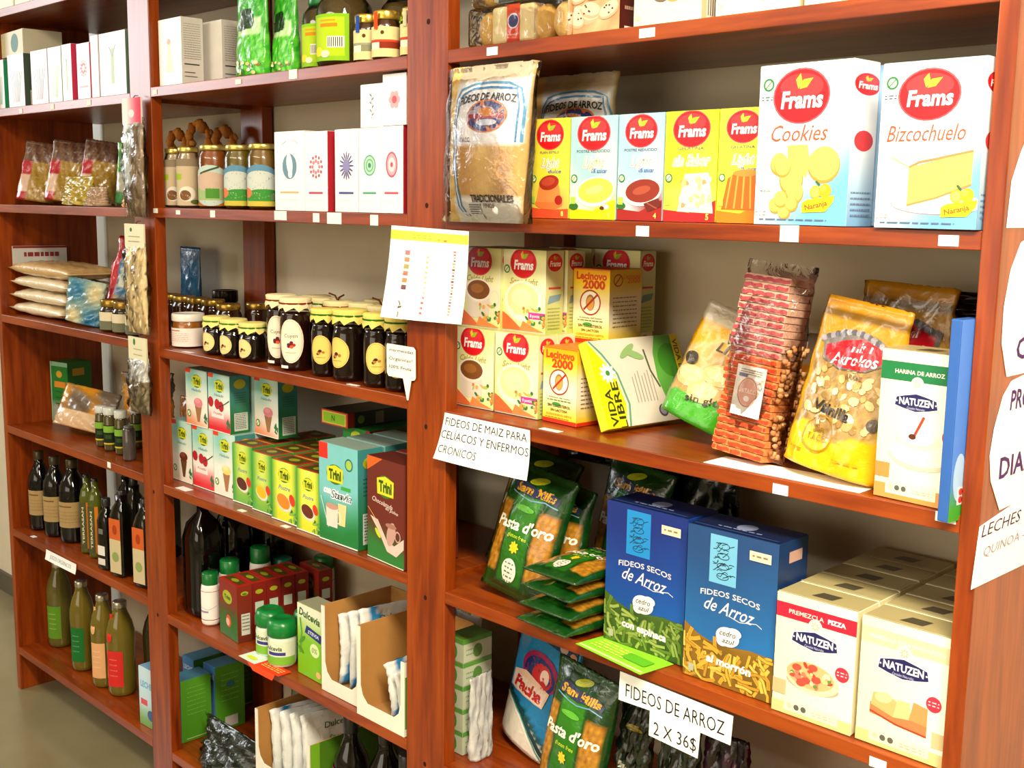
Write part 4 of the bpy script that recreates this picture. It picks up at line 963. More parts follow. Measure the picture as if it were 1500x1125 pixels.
carton('glossy blue booklet pack standing upright against the right end panel', (-.2165, -.022, zC-.006), .013, .034, .226, '2c5ca8', -6, None, None, lambda p, H: (p.paint(lambda x, y: mixc('3c9c2c', '4c84e0', clamp01(y*7-.4)), 2, 16), p.ell(.5, .22*H, .35, .12*H, 'a8ccf4'), p.rect(.45, .08*H, .85, .17*H, 'f0e8e4'), p.ell(.65, .105*H, .12, .12, 'c83c3c'), p.ell(.65, .145*H, .12, .12, 'c83c3c')), name='booklet_pack', cat='booklet')

t = thing('paper_sheet', 'white paper sheet lying under the puffed rice bag and the wafers', 'paper', (-.447, .03, zC-.0005), 1)
G().box(-.113, -.024, 0, .113, .03, .0004, 'f6f4ee').out('sheet', M_PAPER, t)
# --- fourth shelf
def oro_col(a, b, sd):
    if b < .05 or b > .95: return '1c4418'
    if (.07 < a < .24 or .70 < a < .93) and .16 < b < .72 and not sd:
        return mixc('8c5814', 'c8902c', clamp01(.5+.6*hn(a*5, b*6, 2)))
    if .28 < a < .66 and .1 < b < .8: return mixc('1c6010', '348418', clamp01(b*1.3-.2))
    return mixc('08300c', '124a12', clamp01(.5+.5*hn(a, b)))
def oro_print(p, H):
    p.poly([(.16, .86*H), (.3, .89*H), (.5, .86*H), (.75, .87*H), (.88, .84*H), (.86, .79*H), (.7, .81*H), (.5, .78*H), (.3, .80*H), (.18, .80*H)], '2c3454'); p.txt('Sam Mills', .52, .835*H, .09, 'd8a020', .04, .15, w=.62); p.ell(.5, .915*H, .13, .04, 'a8b020', 15)
    p.line([(.16, .79*H), (.3, .775*H), (.5, .76*H), (.7, .785*H), (.88, .77*H)], .014, '6c98b8')
    p.txt('Pasta d\'oro', .5, .56*H, .12, 'f0f0dc', .03, .25, w=.86, rot=3); p.txt('gluten free', .46, .47*H, .045, 'b8d030', .015, .1, w=.3)
    for k in range(4): p.ell(.46, .385*H, .075, .022, 'e8c820', k*45, 8)
    p.ell(.46, .69*H, .14, .035, '5cac34'); p.ell(.46, .2*H, .11, .095*H*1.0, 'e8e8d4'); p.lines_of_text(.39, .52, .25*H, 5, .035*H, .012*H, '6c6c50')
OG = 'green bags of maize pasta'
def oro(label, x, y, z, rz=0, rx=-6, ry=4, seed=1, W=.15, Hh=.215, T=.045, group=OG, front=True):
    return bag(label, (x, y, z), W, Hh, T, oro_col, rz, rx, ry, group, 'pillow', seed, .0011, (1, .97), 'pasta', 'pasta_bag', oro_print if front else None, nu=24, nv=36)
oro('green maize pasta bag with oval label, front one leaning right on the fourth shelf', -.957, .045, zD, 0, -14, 7, 41)
oro('green maize pasta bag behind at the far left by the post', -1.04, .140, zD, 6, -12, 9, 42)
oro('green maize pasta bag leaning behind the blue rice noodle cartons', -.845, .180, zD, -4, -8, 5, 43, Hh=.225)
oro('green maize pasta bag in shadow between the front bag and the carton', -.93, .105, zD, -3, -10, 3, 44, Hh=.19, W=.13)
for i in range(4):
    t = oro(['bottom', 'second lowest', 'third lowest', 'uppermost'][i]+' green pasta bag in the flat pile at the shelf edge', -.828+.003*(i % 2), .010+.004*i, zD+.013+.0245*i, -6+4*(i % 2), 0, 0, 50+i, .112, .165, .026, 'flat pile of green pasta bags', front=(i == 3))
    t.rotation_euler = (R(-90), 0, R(3*(i % 2)-4))
    t.location = (-.818+.004*(i % 2), -.034+.004*i, zD+.0145+.0268*i)
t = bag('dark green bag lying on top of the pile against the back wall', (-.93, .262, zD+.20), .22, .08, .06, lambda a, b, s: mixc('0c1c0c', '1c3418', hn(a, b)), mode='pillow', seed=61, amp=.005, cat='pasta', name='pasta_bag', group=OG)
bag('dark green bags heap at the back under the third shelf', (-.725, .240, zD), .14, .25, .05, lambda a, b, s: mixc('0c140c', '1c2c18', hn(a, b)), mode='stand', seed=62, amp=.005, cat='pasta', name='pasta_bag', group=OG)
carton('tall blue rice noodle carton with green spinach noodles, left of the pair', (-.6775, .036, zD), .147, .072, .215, '123a8c', 0, 'tall blue rice noodle cartons', rice_box('espinaca'), None, rice_top, topcol='101c48', name='noodle_carton')
carton('tall blue rice noodle carton with yellow pepper noodles, beside the pizza mix', (-.518, .019, zD), .143, .072, .217, '143c70', 1, 'tall blue rice noodle cartons', rice_box('morron'), lambda p, H: (p.paint(lambda x, y: mixc('102850', '14386c', y), 2, 3), p.rect(.35, .86*H, .8, .93*H, 'd0a898')), rice_top, topcol='101c40', name='noodle_carton')
t = thing('leaflet', 'bright green leaflet lying under the left blue noodle carton', 'leaflet', (-.69, .012, zD+.0004), -8)
g = G().box(-.07, -.035, 0, .07, .03, .0006, '8cd82c'); g.out('sheet', M_PAPER, t)
p = P(lambda u, v, o: (-.07+.14*u, -.035+.14*v, .0006+o), .46); p.rect(.02, .03, .98, .06, 'e0f4a0'); p.lines_of_text(.1, .6, .3, 4, .06, .02, 'f0e868'); p.rect(.55, .14, .9, .3, '5cb020'); p.out('lettering', t, M_PAPER)
fp = fb = None
ords = ['front', 'second', 'third', 'fourth', 'rearmost']
for i in range(5):
    x = -.3835-.0015*i
    lab = ords[i]+' cream pizza mix carton in the left row beside the blue carton'
    if fp is None:
        fp = carton(lab, (x, .011, zD), .112, .054, .160, 'e8dfb4', 1, 'cream baking mix cartons in two rows', flour_box('PREMEZCLA PIZZA', 'd01c38', 'pizza'), None, flour_top, topcol='a89c6c', name='flour_carton')
    else: dup(fp, (x, .011+.0567*i, zD+.0), lab)
for i in range(5):
    x = -.2655-.001*i; lab = ords[i]+' cream bread mix carton in the right row beside the end panel'
    if fb is None:
        fb = carton(lab, (x, .013, zD), .112, .054, .159, 'efe6bc', 0, 'cream baking mix cartons in two rows', flour_box('PREMEZCLA PARA PANIFICADOS', 'dbd3a4', 'bread'), None, flour_top, topcol='a89c6c', name='flour_carton')
    else: dup(fb, (x, .013+.0567*i, zD), lab)

# --- fifth shelf
for i in range(5):
    def gs(p, H): p.rect(0, 0, 1, H, 'c4ccb0'); p.rect(0, .8*H, 1, H, '5c9c3c'); p.ell(.5, .4*H, .16, .3*H, '5c8c3c'); p.lines_of_text(.1, .35, .5*H, 2, .2*H, .06*H, '7c9c70')
    carton(['bottom', 'second', 'middle', 'fourth', 'top'][i]+' pale green and white carton in the stack beside the middle post', (-1.100, .048, zE+.0425*i), .045, .068, .0415, 'c0c8ac' if i < 4 else '6ca038', 0, 'lying cartons stacked behind the post', gs, gs, name='food_carton')
bag('crumpled whitish bag standing in front of the pale green carton stack', (-1.055, .070, zE), .060, .15, .024, lambda a, b, s: mixc('a8acb0', 'd4d4cc', clamp01(.5+.5*hn(a, b))), rz=97, mode='stand', seed=70, amp=.003, cat='bag', name='flour_bag')
def pacha_col(a, b, sd):
    if b < .30-.30*a*a*1.0+.0: return 'e4dccc'
    if b < .36-.30*a*a+.0: return '0c4c50'
    return mixc('1478b0', '1c88c0', b)
def pacha_print(p, H):
    p.line([(.0, .36*H), (.2, .33*H), (.45, .26*H), (.7, .14*H), (.9, .03*H)], .05, '0c3c44'); p.line([(.0, .315*H), (.2, .29*H), (.45, .21*H), (.65, .1*H), (.8, .02*H)], .02, 'f0f0e8'); p.line([(.0, .34*H), (.2, .31*H), (.45, .235*H), (.67, .12*H), (.84, .02*H)], .015, '2c8c7c')
    p.ell(.5, .62*H, .3, .15*H, '9c1c54'); p.ell(.5, .60*H, .26, .13*H, '1c2c6c'); p.ell(.55, .60*H, .16, .1*H, 'd01c20'); p.ell(.6, .61*H, .07, .06*H, 'f4d8c8'); p.ell(.6, .55*H, .06, .03*H, 'd01c20')
    p.poly([(.1, .39*H), (.68, .39*H), (.72, .52*H), (.5, .55*H), (.3, .57*H), (.1, .52*H)], 'f4ccb0'); p.poly([(.12, .4*H), (.66, .4*H), (.69, .51*H), (.12, .51*H)], 'f8e4d4'); p.txt('Pacha', .4, .455*H, .11, 'd01c20', .05, .1, w=.48)
    p.rect(.05, .86*H, .95, .97*H, '0c3c64'); p.txt('Integral', .35, .91*H, .07, '8cb4d0', .01, .2, w=.4); p.ell(.75, .9*H, .06, .05, 'c8a898'); p.ell(.9, .88*H, .05, .04, 'c88868')
bag('bright blue flour bag with a red and white badge on the lowest visible shelf', (-1.005, .145, zE), .175, .232, .055, pacha_col, rz=-10, rx=-6, ry=8, mode='stand', seed=71, amp=.001, front=pacha_print, cat='flour', name='flour_bag')
oro('bright green maize pasta bag in front of the blue flour bag', -.822, .035, zE, -4, -8, 5, 72, .145, .235)
for i, (x, y) in enumerate(((-.715, .06), (-.625, .05), (-.55, .06))):
    bag(['dark pasta bag beside the green pasta bag', 'dark shiny bag below the rice noodle price sign', 'purple black bag right of the dark shiny bags'][i], (x, y, zE), .074, .21, .040, (lambda a, b, s: mixc('0c100c', '24301c', clamp01(.5+.5*hn(a, b)))) if i < 2 else (lambda a, b, s: mixc('14060c', '4c1c3c', clamp01(hn(a, b)))), rz=-6+5*i, rx=-6, mode='stand', seed=80+i, amp=.005, cat='pasta', name='dark_pasta_bag', group='dark bags on the fifth shelf', front=(lambda p, H: (p.ell(.5,.8*H,.2,.06,'7c6c14'), p.txt('Pasta', .4, .5*H, .12, 'a8a890', .02, .25, w=.5))) if i == 0 else None)

# ================================================================== MIDDLE BAY
zA, zB, zC, zD, zE, zF = TOP['A2'], TOP['B2'], TOP['C2'], TOP['D2'], TOP['E2'], TOP['F2']
# top shelf
carton('white cosmetics carton with a small figure, front one near the left post', (-1.972, .015, zA), .095, .05, .137, 'f2efe8', 0, 'white cosmetics cartons', white_box('lady', 'c8a070'), text_side, name='cosmetics_carton')
carton('white cosmetics carton with printed side, behind the front one', (-1.93, .085, zA), .095, .06, .135, 'e8e4dc', 0, 'white cosmetics cartons', None, text_side, name='cosmetics_carton')
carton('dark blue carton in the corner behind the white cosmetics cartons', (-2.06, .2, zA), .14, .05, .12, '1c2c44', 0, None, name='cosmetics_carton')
def herb_col(a, b, s): return mixc('1c9c1c', '7ce040', clamp01(.5+.6*hn(a*3, b*3, 4))) if b < .42 else (mixc('b8e8a0', 'e8f8d8', hn(a*4, b*6)) if b < .6 and .1 < a < .9 else mixc('1c8c1c', '5ccc38', clamp01(.5+.5*hn(a*2, b*4, 2))))
def herb_print(p, H):
    q = random.Random(2)
    for i in range(24): p.rect(.12+.5*q.random(), (.48+.22*q.random())*H, .2+.5*q.random(), (.49+.22*q.random())*H, '1c3c1c')
    for i in range(20): p.ell(q.random()*.9+.05, (.02+.14*q.random())*H, .05, .035, q.choice(['8c6c2c', 'd8c888', '3c7c1c', 'f0f0c8']), 0, 8)
bag('bright green bag with black lettering, left of the pair on the top shelf', (-1.668, .025, zA), .105, .178, .045, herb_col, mode='stand', seed=90, front=herb_print, cat='bag', name='herb_bag', group='bright green bags on the top shelf')
bag('bright green bag touching the glass jar, right of the pair', (-1.600, .055, zA), .075, .165, .045, herb_col, mode='stand', seed=91, front=herb_print, cat='bag', name='herb_bag', group='bright green bags on the top shelf')
def olive_lab(p, H):
    p.rect(0, 0, 1, H, '8cc41c'); p.rect(.1, .1*H, .9, .93*H, 'b4d420'); p.rect(.3, .72*H, .75, .8*H, 'd88c18'); p.rect(.3, .84*H, .7, .88*H, 'e0a020'); p.rect(.5, .28*H, .9, .52*H, 'f4f4e8')
    for i in range(8): p.rect(.52+.045*i, .3*H, .54+.045*i, .5*H, '3c3c3c')
    p.ell(.25, .2*H, .15, .1, 'f0dc30'); p.ell(.45, .15*H, .12, .08, 'e8e4c0')
OL = [( .86, .0), ]
def big_jar(label, x, y, r, h, rz):
    t = thing('olive_jar', label, 'jar', (x, y, zA), rz, 'large olive jars with green lids')
    pr = [(r*.9, .001), (r, .01), (r, h*.62), (r*.93, h*.70), (r*.66, h*.80), (r*.6, h*.83)]
    G().lathe([(max(.002, a-.003), b+.001) for a, b in pr[:4]]+[(r*.8, h*.74)], 20, '4c3c10').out('olives', M_FOOD, t, True)
    G().lathe(pr, 22, 'ffffff').out('glass_body', M_GLASS, t, True)
    G().lathe([(r*.68, h*.80), (r*.72, h*.82), (r*.72, h*.97), (r*.6, h)], 24, '0c6c2c').out('lid', M_PLAST, t, True)
    p = P(cyl(r+.0005, -30, 62, h*.06), h*.50/(r*R(92)), curved=True); olive_lab(p, p.H); p.out('paper_label', t, M_PAPER)
big_jar('big olive jar with lime label and green lid, front one', -1.424, .062, .051, .16, 0)
big_jar('big olive jar with green lid, left behind the front one', -1.516, .085, .043, .152, 0)
big_jar('big olive jar standing behind the small spread jars', -1.335, .13, .046, .15, 0)
def spread_lab(c):
    def f(p, H):
        p.rect(0, 0, 1, H, 'ecd898'); p.rect(0, .28*H, 1, .5*H, c); p.rect(0, .5*H, 1, .57*H, {'8c8c6c': '9ca088'}.get(c, 'd84c28')); p.rect(.12, .25*H, .42, .48*H, 'f4ecd0'); p.ell(.5, .8*H, .05, .05, '5c3c18')
    return f
for i, (x, y, c, rb, lab) in enumerate(((-1.327, .04, '8c8c6c', '2c4ca8', 'small spread jar with cream label and blue ribbon'), (-1.270, .035, '8c2c14', 'e04c1c', 'small spread jar with red banded label and red ribbon'), (-1.206, .045, '7c2c1c', 'c8c8a0', 'small spread jar with red banded label touching the middle post'))):
    t = jar(lab, (x, y, zA), .025, .082, '4c2c14', 'd8b850', 35, 'small spread jars on the top shelf', spread_lab(c), (.06, .66), 150, name='spread_jar')
    G().box(-.014, -.0265, .05, -.008, -.0245, .078, rb).out('ribbon', M_CLOTH, t)
jar('small spread jar stacked on top of the others beside the post', (-1.215, .085, zA+.082), .025, .08, '4c2c14', 'd8b850', 35, 'small spread jars on the top shelf', spread_lab('7c2c1c'), (.06, .66), 150, name='spread_jar')
jar('small spread jar hidden under the stacked one', (-1.215, .098, zA), .024, .0815, '4c2c14', 'd8b850', 0, 'small spread jars on the top shelf', None, name='spread_jar', shell=False)

# second shelf: jars of spread and white tea cartons
def dulce_lab(k):
    def f(p, H):
        if k == 0: p.rect(0, 0, 1, H, 'c8b494'); p.rect(0, .84*H, 1, H, '8c7c64'); p.rect(.12, .55*H, .4, .68*H, '9cb828'); p.ell(.55, .25*H, .26, .16*H, 'e8e0d0'); p.ell(.5, .22*H, .17, .11*H, '7c5434'); p.ell(.8, .08*H, .14, .05*H, '5c6c2c')
        elif k == 1: p.rect(0, 0, 1, .3*H, 'b06c18'); p.ell(.5, .42*H, .5, .42*H, 'b8ccc4'); p.rect(0, .12*H, 1, .42*H, 'a0b478'); p.ell(.5, .5*H, .42, .2*H, 'c8ac98'); p.line([(.25, .66*H), (.7, .8*H)], .04, '3c5438'); p.rect(.4, .16*H, .7, .36*H, '4c8c34')
        else: p.rect(0, .1*H, 1, .6*H, 'b8c8a8'); p.ell(.5, .5*H, .48, .34*H, '5c8ca8'); p.ell(.5, .44*H, .48, .28*H, 'c4ccc4'); p.ell(.6, .2*H, .5, .16*H, '3c8c34'); p.rect(0, .02*H, 1, .12*H, 'c8b848'); p.ell(.16, .28*H, .16, .1*H, 'e07848'); p.rect(.75, .14*H, .95, .26*H, '6c8c6c')
    return f
JL = [(-2.040, .056, .0245, .128, 'a48c68', 0, 'first coconut spread jar from the left post'), (-1.948, .036, .0245, .128, 'a48c68', 0, 'second coconut spread jar, with brown bowl label'),
      (-1.848, .04, .033, .13, '8c4c10', 1, 'amber spread jar with pale round landscape label'), (-1.750, .04, .031, .128, '6c5c10', 2, 'spread jar with blue sky and orange flower label'), (-1.664, .04, .031, .128, '7c5c10', 2, 'spread jar with orange flower label beside the white cartons')]
for x, y, r, h, c, k, lab in JL: jar(lab, (x, y, zB), r, h, c, 'd8c068', 42, 'gold lidded spread jars on the second shelf', dulce_lab(k), (.04, .8), 165, lidh=.07, neck=.84, name='spread_jar')
WB = [('globe', 'a8a890', -1.531, .098, .146, 'white tea carton with a blue grey globe, leftmost in the row'), ('dots', 'b82c4c', -1.446, .070, .143, 'white tea carton with a red dotted circle'), ('star', '3c3484', -1.354, .068, .144, 'white tea carton with a violet starburst'), ('swirl', '3c9c6c', -1.288, .060, .144, 'white tea carton with a green spiral'), ('knot', 'd83c54', -1.2275, .060, .145, 'white tea carton with a pink knot, touching the post')]
for k, c, x, wd, h, lab in WB:
    carton(lab, (x, .012, zB), wd, .055, h, 'f6f0ea', 0, 'white tea cartons on the second shelf', white_box(k, c), strip_side('b02030' if k in ('dots', 'knot') else 'e8dcd4'), name='tea_carton')
carton('small white tea carton with a dark stem, on top of the row', (-1.284, .014, zB+.1455), .062, .05, .072, 'f8f3ee', 0, 'white tea cartons on the second shelf', white_box('stem', '5c6c7c'), strip_side('e8dcd4'), name='tea_carton')
carton('small white tea carton with a red rose, on top beside the post', (-1.220, .012, zB+.1465), .062, .05, .084, 'f8f3ee', 0, 'white tea cartons on the second shelf', white_box('rose', 'c8404c'), strip_side('e8dcd4'), name='tea_carton')
for i, (x, lab) in enumerate(((-2.36, 'orange wreath of dried fruit slices, left one behind the post'), (-2.255, 'orange wreath of dried fruit slices above the first spread jars'), (-2.14, 'small orange wreath of dried fruit, right one'))):
    t = thing('dried_wreath', lab, 'wreath', (x, .24, zB+.11), 0, 'wreaths behind the spread jars'); g = G(); rr = .045 if i == 1 else .036
    for k in range(14):
        a = 2*PI*k/14; g.ball((rr*math.cos(a), .006*math.sin(k*2), rr+rr*math.sin(a)), (.014, .009, .014), ['e09030', 'f0b050', 'c07018'][k % 3], 8, 6, .3, k)
    g.out('fruit_slices', M_FOOD, t, True)
    G().tube([((rr+.004)*math.cos(2*PI*k/24), .0, rr+(rr+.004)*math.sin(2*PI*k/24)) for k in range(25)], .0065, 'e08828', 7).out('straw_ring', M_FOOD, t, True)
    t2 = carton(['dark carton holding up the left wreath', 'dark carton holding up the middle wreath', 'dark carton holding up the right wreath'][i], (x, .205, zB), .085, .07, .1085, '3c2c1c', 0, 'dark cartons under the wreaths', name='dark_carton')

# third shelf: jams
def oval_lab(c1, c2, mark):
    def f(p, H):
        rx = .47; ry = .48*H; p.ell(.5, .5*H, rx, ry, c1); p.ring(.5, .5*H, rx*.92, ry*.94, .015, c2); 
        p.txt('Cuyen', .5, .62*H, .13, '3c2c1c', .0, .1, w=.5) if mark == 'big' else None
        q = random.Random(3)
        for k in range(6): p.ell(.36+.28*q.random(), (.36+.12*q.random())*H, .07, .06, q.choice(['b82c28', 'e06038', '4c2c1c', '6c1c28']) if mark == 'big' else q.choice(['4c1c20', '5c2c28', 'a87838']), 0, 9)
        p.rect(.3, .24*H, .7, .255*H, c2)
    return f
JG = 'jam jars with cloth covers'
for i, (x, lab) in enumerate(((-1.858, 'short jam jar with yellow cloth cover, left of three'), (-1.790, 'short jam jar with yellow cloth cover, middle of three'), (-1.716, 'short jam jar with yellow cloth cover, right of three'))):
    jar(lab, (x, .042, zC), .028, .082-.002*(i == 2), '120a06', rz=8, group=JG, lab=oval_lab('f0d894', 'c8a058', 's'), labz=(.1, .6), arc=88, cloth='f0e088', lidh=.3, neck=.9, shell=False, name='jam_jar', ribbon='3c7c28')
for i, (x, y, lab) in enumerate(((-1.640, .062, 'tall jam jar with large cream oval label, left of the pair'), (-1.562, .042, 'tall jam jar with large cream oval label and red ribbon, right of the pair'))):
    t = jar(lab, (x, y, zC), .031, .142, '200a08', rz=36, group=JG, lab=oval_lab('f4e4cc', 'c8a888', 'big'), labz=(.10, .72), arc=100, cloth='f4e4b4', lidh=.2, neck=.92, shell=False, name='jam_jar', ribbon='7c2c1c')
    p = P(cyl(.0315, -50, 0, .004), .25, curved=True); p.rect(.1, .05, .8, .42, 'f4f0e4'); p.out('price_sticker', t, M_PAPER)
for i, (x, y, r, lab) in enumerate(((-1.462, .040, .0265, 'dark jam jar with round yellow label, first right of the tall pair'), (-1.388, .042, .032, 'wide dark jam jar with round yellow label and barcode'), (-1.296, .036, .027, 'dark jam jar with cream oval label near the post'), (-1.233, .033, .0255, 'dark jam jar behind the white shelf talker'))):
    jar(lab, (x, y, zC), r, .128+.004*(i > 0), '140806', rz=(34, 6, 44, 40)[i], group=JG, lab=oval_lab('ecc868', 'a88038', 's'), labz=(.18, .62), arc=96, cloth='ecd870', lidh=.22, neck=.9, shell=False, name='jam_jar', ribbon='2c6c20')
for i, (x, y) in enumerate(((-1.60, .14), (-1.53, .12), (-1.46, .13), (-1.39, .12), (-1.33, .14), (-1.26, .12), (-1.66, .16), (-1.50, .20), (-1.38, .21))):
    t = jar(['third', 'fourth', 'fifth', 'sixth', 'seventh', 'eighth', 'leftmost', 'rear left', 'rear right'][i]+' jam jar of the back rows, cloth cover seen over the front jars', (x, y, zC), .030, .134, '140806', rz=0, group=JG, cloth='e8d8a0', lidh=.22, neck=.9, shell=False, name='jam_jar', ribbon='7c2c1c' if i % 2 else '2c6c20')
    if i in (1, 3, 5):
        G().tube([(0, 0, .132), (.01, -.005, .140), (.02, 0, .146)], .0018, '4c2410', 5).tube([(0, 0, .132), (-.014, .004, .142), (-.03, 0, .146)], .0018, '5c2c14', 5).out('dried_pod', M_CLOTH, t, True)
jar('squat amber honey jar with white lid, alone by the left post', (-2.013, .062, zC), .036, .075, 'a86410', 'ece8e0', 45, 'amber and dark jars', lambda p, H: (p.rect(0, 0, 1, H, 'f0e4dc'), p.rect(.08, .84*H, .4, .89*H, 'd04438'), p.lines_of_text(.08, .6, .7*H, 5, .1*H, .03*H, 'e0a8a0')), (.04, .58), 150, M_PLAST, lidh=.2, neck=.94, name='honey_jar')
jar('dark jar with black lid standing behind the short jam jars', (-2.155, .242, zC), .034, .105, '14120e', '28221c', 0, 'amber and dark jars', lambda p, H: p.rect(0, .5*H, .14, .8*H, 'd8d8d0'), (.2, .9), 120, lidh=.25, shell=False, name='dark_jar')
gj = None
for i in range(12):
    x = -2.36+.067*(i % 6)+.02*(i//6); y = .172+.066*(i//6); lab = ('front' if i < 6 else 'rear')+' row, '+['first', 'second', 'third', 'fourth', 'fifth', 'sixth'][i % 6]+' gold lidded jar behind the honey jar'
    if gj is None: gj = jar(lab, (x, y, zC), .030, .09, '2c1408', 'b08c3c', 0, 'gold lidded jars at the back', None, shell=False, lidh=.14, name='gold_lidded_jar')
    elif not (y > .2 and (x < -2.25 or -2.21 < x < -2.03)): dup(gj, (x, y, zC), lab)

# fourth shelf: ice cream and dessert cartons
FG = 'teal ice cream mix cartons'
lo = [('choc', -2.030, 'lower ice cream carton with a chocolate cone, nearest the left post'), ('straw', -1.937, 'lower ice cream carton with strawberries and red foot'), ('van', -1.847, 'lower ice cream carton with a vanilla cone')]
for k, x, lab in lo: carton(lab, (x, .047, zD), .089, .048, .140, 'a8ccc0', 0, FG, icecream_box(k), mix_side2, name='ice_cream_carton')
up = [('cone', -1.955, .045, .092, 'upper ice cream carton with a pink cone, left one'), ('straw', -1.862, .046, .088, 'upper ice cream carton with strawberries and red foot'), ('cone', -1.757, .097, .090, 'upper ice cream carton with a pink cone, standing apart on the right')]
for k, x, y, wd, lab in up: carton(lab, (x, y, zD+.1405), wd, .048, .126, 'a8ccc0', 0, FG, icecream_box(k), mix_side2, name='ice_cream_carton')
carton('second row ice cream carton behind the strawberry one', (-1.85, .1, zD+.1405), .088, .05, .124, 'a0c4bc', 0, FG, None, mix_side2, name='ice_cream_carton')
for i, x in enumerate((-2.03, -1.937, -1.847)): carton(['left', 'middle', 'right'][i]+' hidden ice cream carton in the second row carrying the upper ones', (x, .098, zD), .089, .048, .140, 'a8ccc0', 0, FG, name='ice_cream_carton')
dz_ = [('cocoa', -1.7635, .078, .128, .040), ('van', -1.680, .074, .124, .034), ('orange', -1.5865, .090, .123, .026), ('choc', -1.4925, .078, .123, .018)]
for i, (k, x, wd, h, y) in enumerate(dz_):
    nm = {'cocoa': 'brown cocoa cup', 'van': 'yellow cream', 'orange': 'orange peel', 'choc': 'dark chocolate'}[k]
    first = carton('narrow green yellow dessert carton with '+nm+', front row', (x, y, zD), wd, .050, h, 'b8241c' if False else '4c9c34', 0, 'narrow green dessert cartons with red tops', pudding_box(k), green_side, red_top, topcol='c42c18', name='dessert_carton')
    for j in range(1, 4): dup(first, (x+.002*j, y+.053*j, zD), nm+' dessert carton in the '+['', 'second', 'third', 'fourth'][j]+' row')
carton('large teal milk mix carton with a glass and stevia lettering', (-1.3895, .014, zD), .120, .055, .190, '5c9c94', 0, 'large drink mix cartons', mix_stevia, mix_side2, name='drink_mix_carton', topcol='8ca498')
carton('large teal milk mix carton, second one behind the front', (-1.385, .074, zD), .120, .055, .190, '6ca49c', 0, 'large drink mix cartons', None, mix_side2, name='drink_mix_carton', topcol='8ca498')
carton('large teal milk mix carton, third one at the back', (-1.38, .134, zD), .120, .055, .190, '6ca49c', 0, 'large drink mix cartons', None, mix_side2, name='drink_mix_carton', topcol='8ca498')
carton('large brown chocolate drink carton with a pink cup, beside the post', (-1.2415, .008, zD), .116, .055, .188, '6c2c20', -5, 'large drink mix cartons', choco_box, None, name='drink_mix_carton', topcol='5c2018')
carton('large brown chocolate drink carton behind the front one', (-1.235, .072, zD), .112, .055, .188, '6c2c20', 0, 'large drink mix cartons', None, name='drink_mix_carton', topcol='7c2418')
carton('flat dark green tea box with lime end, lying on top of the cartons', (-1.545, .12, zD+.192), .088, .165, .030, '1c2c18', 0, 'flat boxes lying on the cartons', lambda p, H: (p.rect(0,0,1,H,'c8401c'), p.rect(.03,.08*H,.93,.9*H,'e0c84c'), p.rect(.07,.16*H,.89,.82*H,'8cc41c'), p.txt('N', .45, .5*H, .13, '2c4c1c', .02)), lambda p, H: (p.rect(0,0,1,H,'14201c'), p.rect(0,0,.1,H,'8c1c10'), p.ell(.2,.5*H,.05,.05,'5c7c1c'), p.rect(.42,.1*H,.55,.9*H,'6c6450')), name='flat_tea_box')
carton('flat green and red box under the flat dark tea box', (-1.50, .14, zD+.158), .088, .14, .032, '1c7c2c', 0, 'flat boxes lying on the cartons', lambda p, H: (p.rect(0,0,1,H,'1c8c34'), p.ell(.5,.5*H,.2,.12,'c8d838'), p.rect(.85,0,1,H,'b01c24')), lambda p, H: (p.rect(0,0,1,H,'8c1420'), p.rect(.3,0,1,H,'4c5c14')), name='flat_tea_box')
carton('narrow green carton lying under the flat boxes at the back', (-1.52, .15, zD+.126), .12, .12, .030, '2c5c34', 0, 'flat boxes lying on the cartons', name='flat_tea_box')

# fifth shelf
bp = [(.046, .001), (.05, .008), (.05, .02), (.05, .13), (.05, .18), (.04, .215), (.018, .24), (.016, .27)]
for i, (x, y) in enumerate(((-1.990, .072), (-1.992, .155), (-1.955, .235), (-2.03, .237))):
    bottle(['front', 'left rear', 'right', 'rearmost'][i]+' black square oil bottle in the dark corner by the left post', (x, y, zE), [(a*.76, b) for a, b in bp], '040404', 0, 'black oil bottles in the corner', (.0145, .262, .280), (lambda p, H: (p.rect(.55, 0, .85, H, 'a8a098'), p.rect(.58, .5*H, .82, .95*H, '8c5424'))) if i == 1 else None, (.10, .2), square=.024, name='oil_bottle')
def sweet_lab(p, H): p.rect(0, 0, 1, H, 'f4efe8'); p.line([(0, .95*H), (1, .95*H)], .03, 'b04c3c'); p.line([(0, .08*H), (1, .08*H)], .03, 'b04c3c'); p.rect(.1, .3*H, .5, .36*H, '9c8cb4'); p.line([(.2, .45*H), (.5, .4*H), (.8, .5*H)], .02, 'b8b0bc')
sp = [(.019, .001), (.0205, .005), (.0205, .012), (.0205, .02), (.0205, .086), (.0195, .092), (.016, .096)]
for i, (x, y, z, s) in enumerate(((-1.917, .045, 0, 1), (-1.922, .098, 0, 1.15), (-1.892, .160, 0, 1.35), (-1.885, .215, 0, 1.05), (-1.81, .279, 0, 1.12))):
    q = bottle(['nearest white sweetener bottle with green cap, left of the red cartons', 'white sweetener bottle with green cap, second from the front', 'tallest white sweetener bottle with green cap, at the back', 'sweetener bottle with teal cap squeezed behind the red carton', 'sweetener bottle whose green cap shows over the red cartons'][i], (x, y, zE), [(a*(1.2 if i else 1), b*s) for a, b in sp], 'f2ede6', 45, 'white sweetener bottles', (.0185*(1.2 if i else 1), .092*s, .120*s), sweet_lab, (.008, .082), 170, M_PLAST, capcol=['0c6c2c', '0c6c2c', '0c6c2c', '146c54', '0c6c2c'][i], name='sweetener_bottle')
first = None
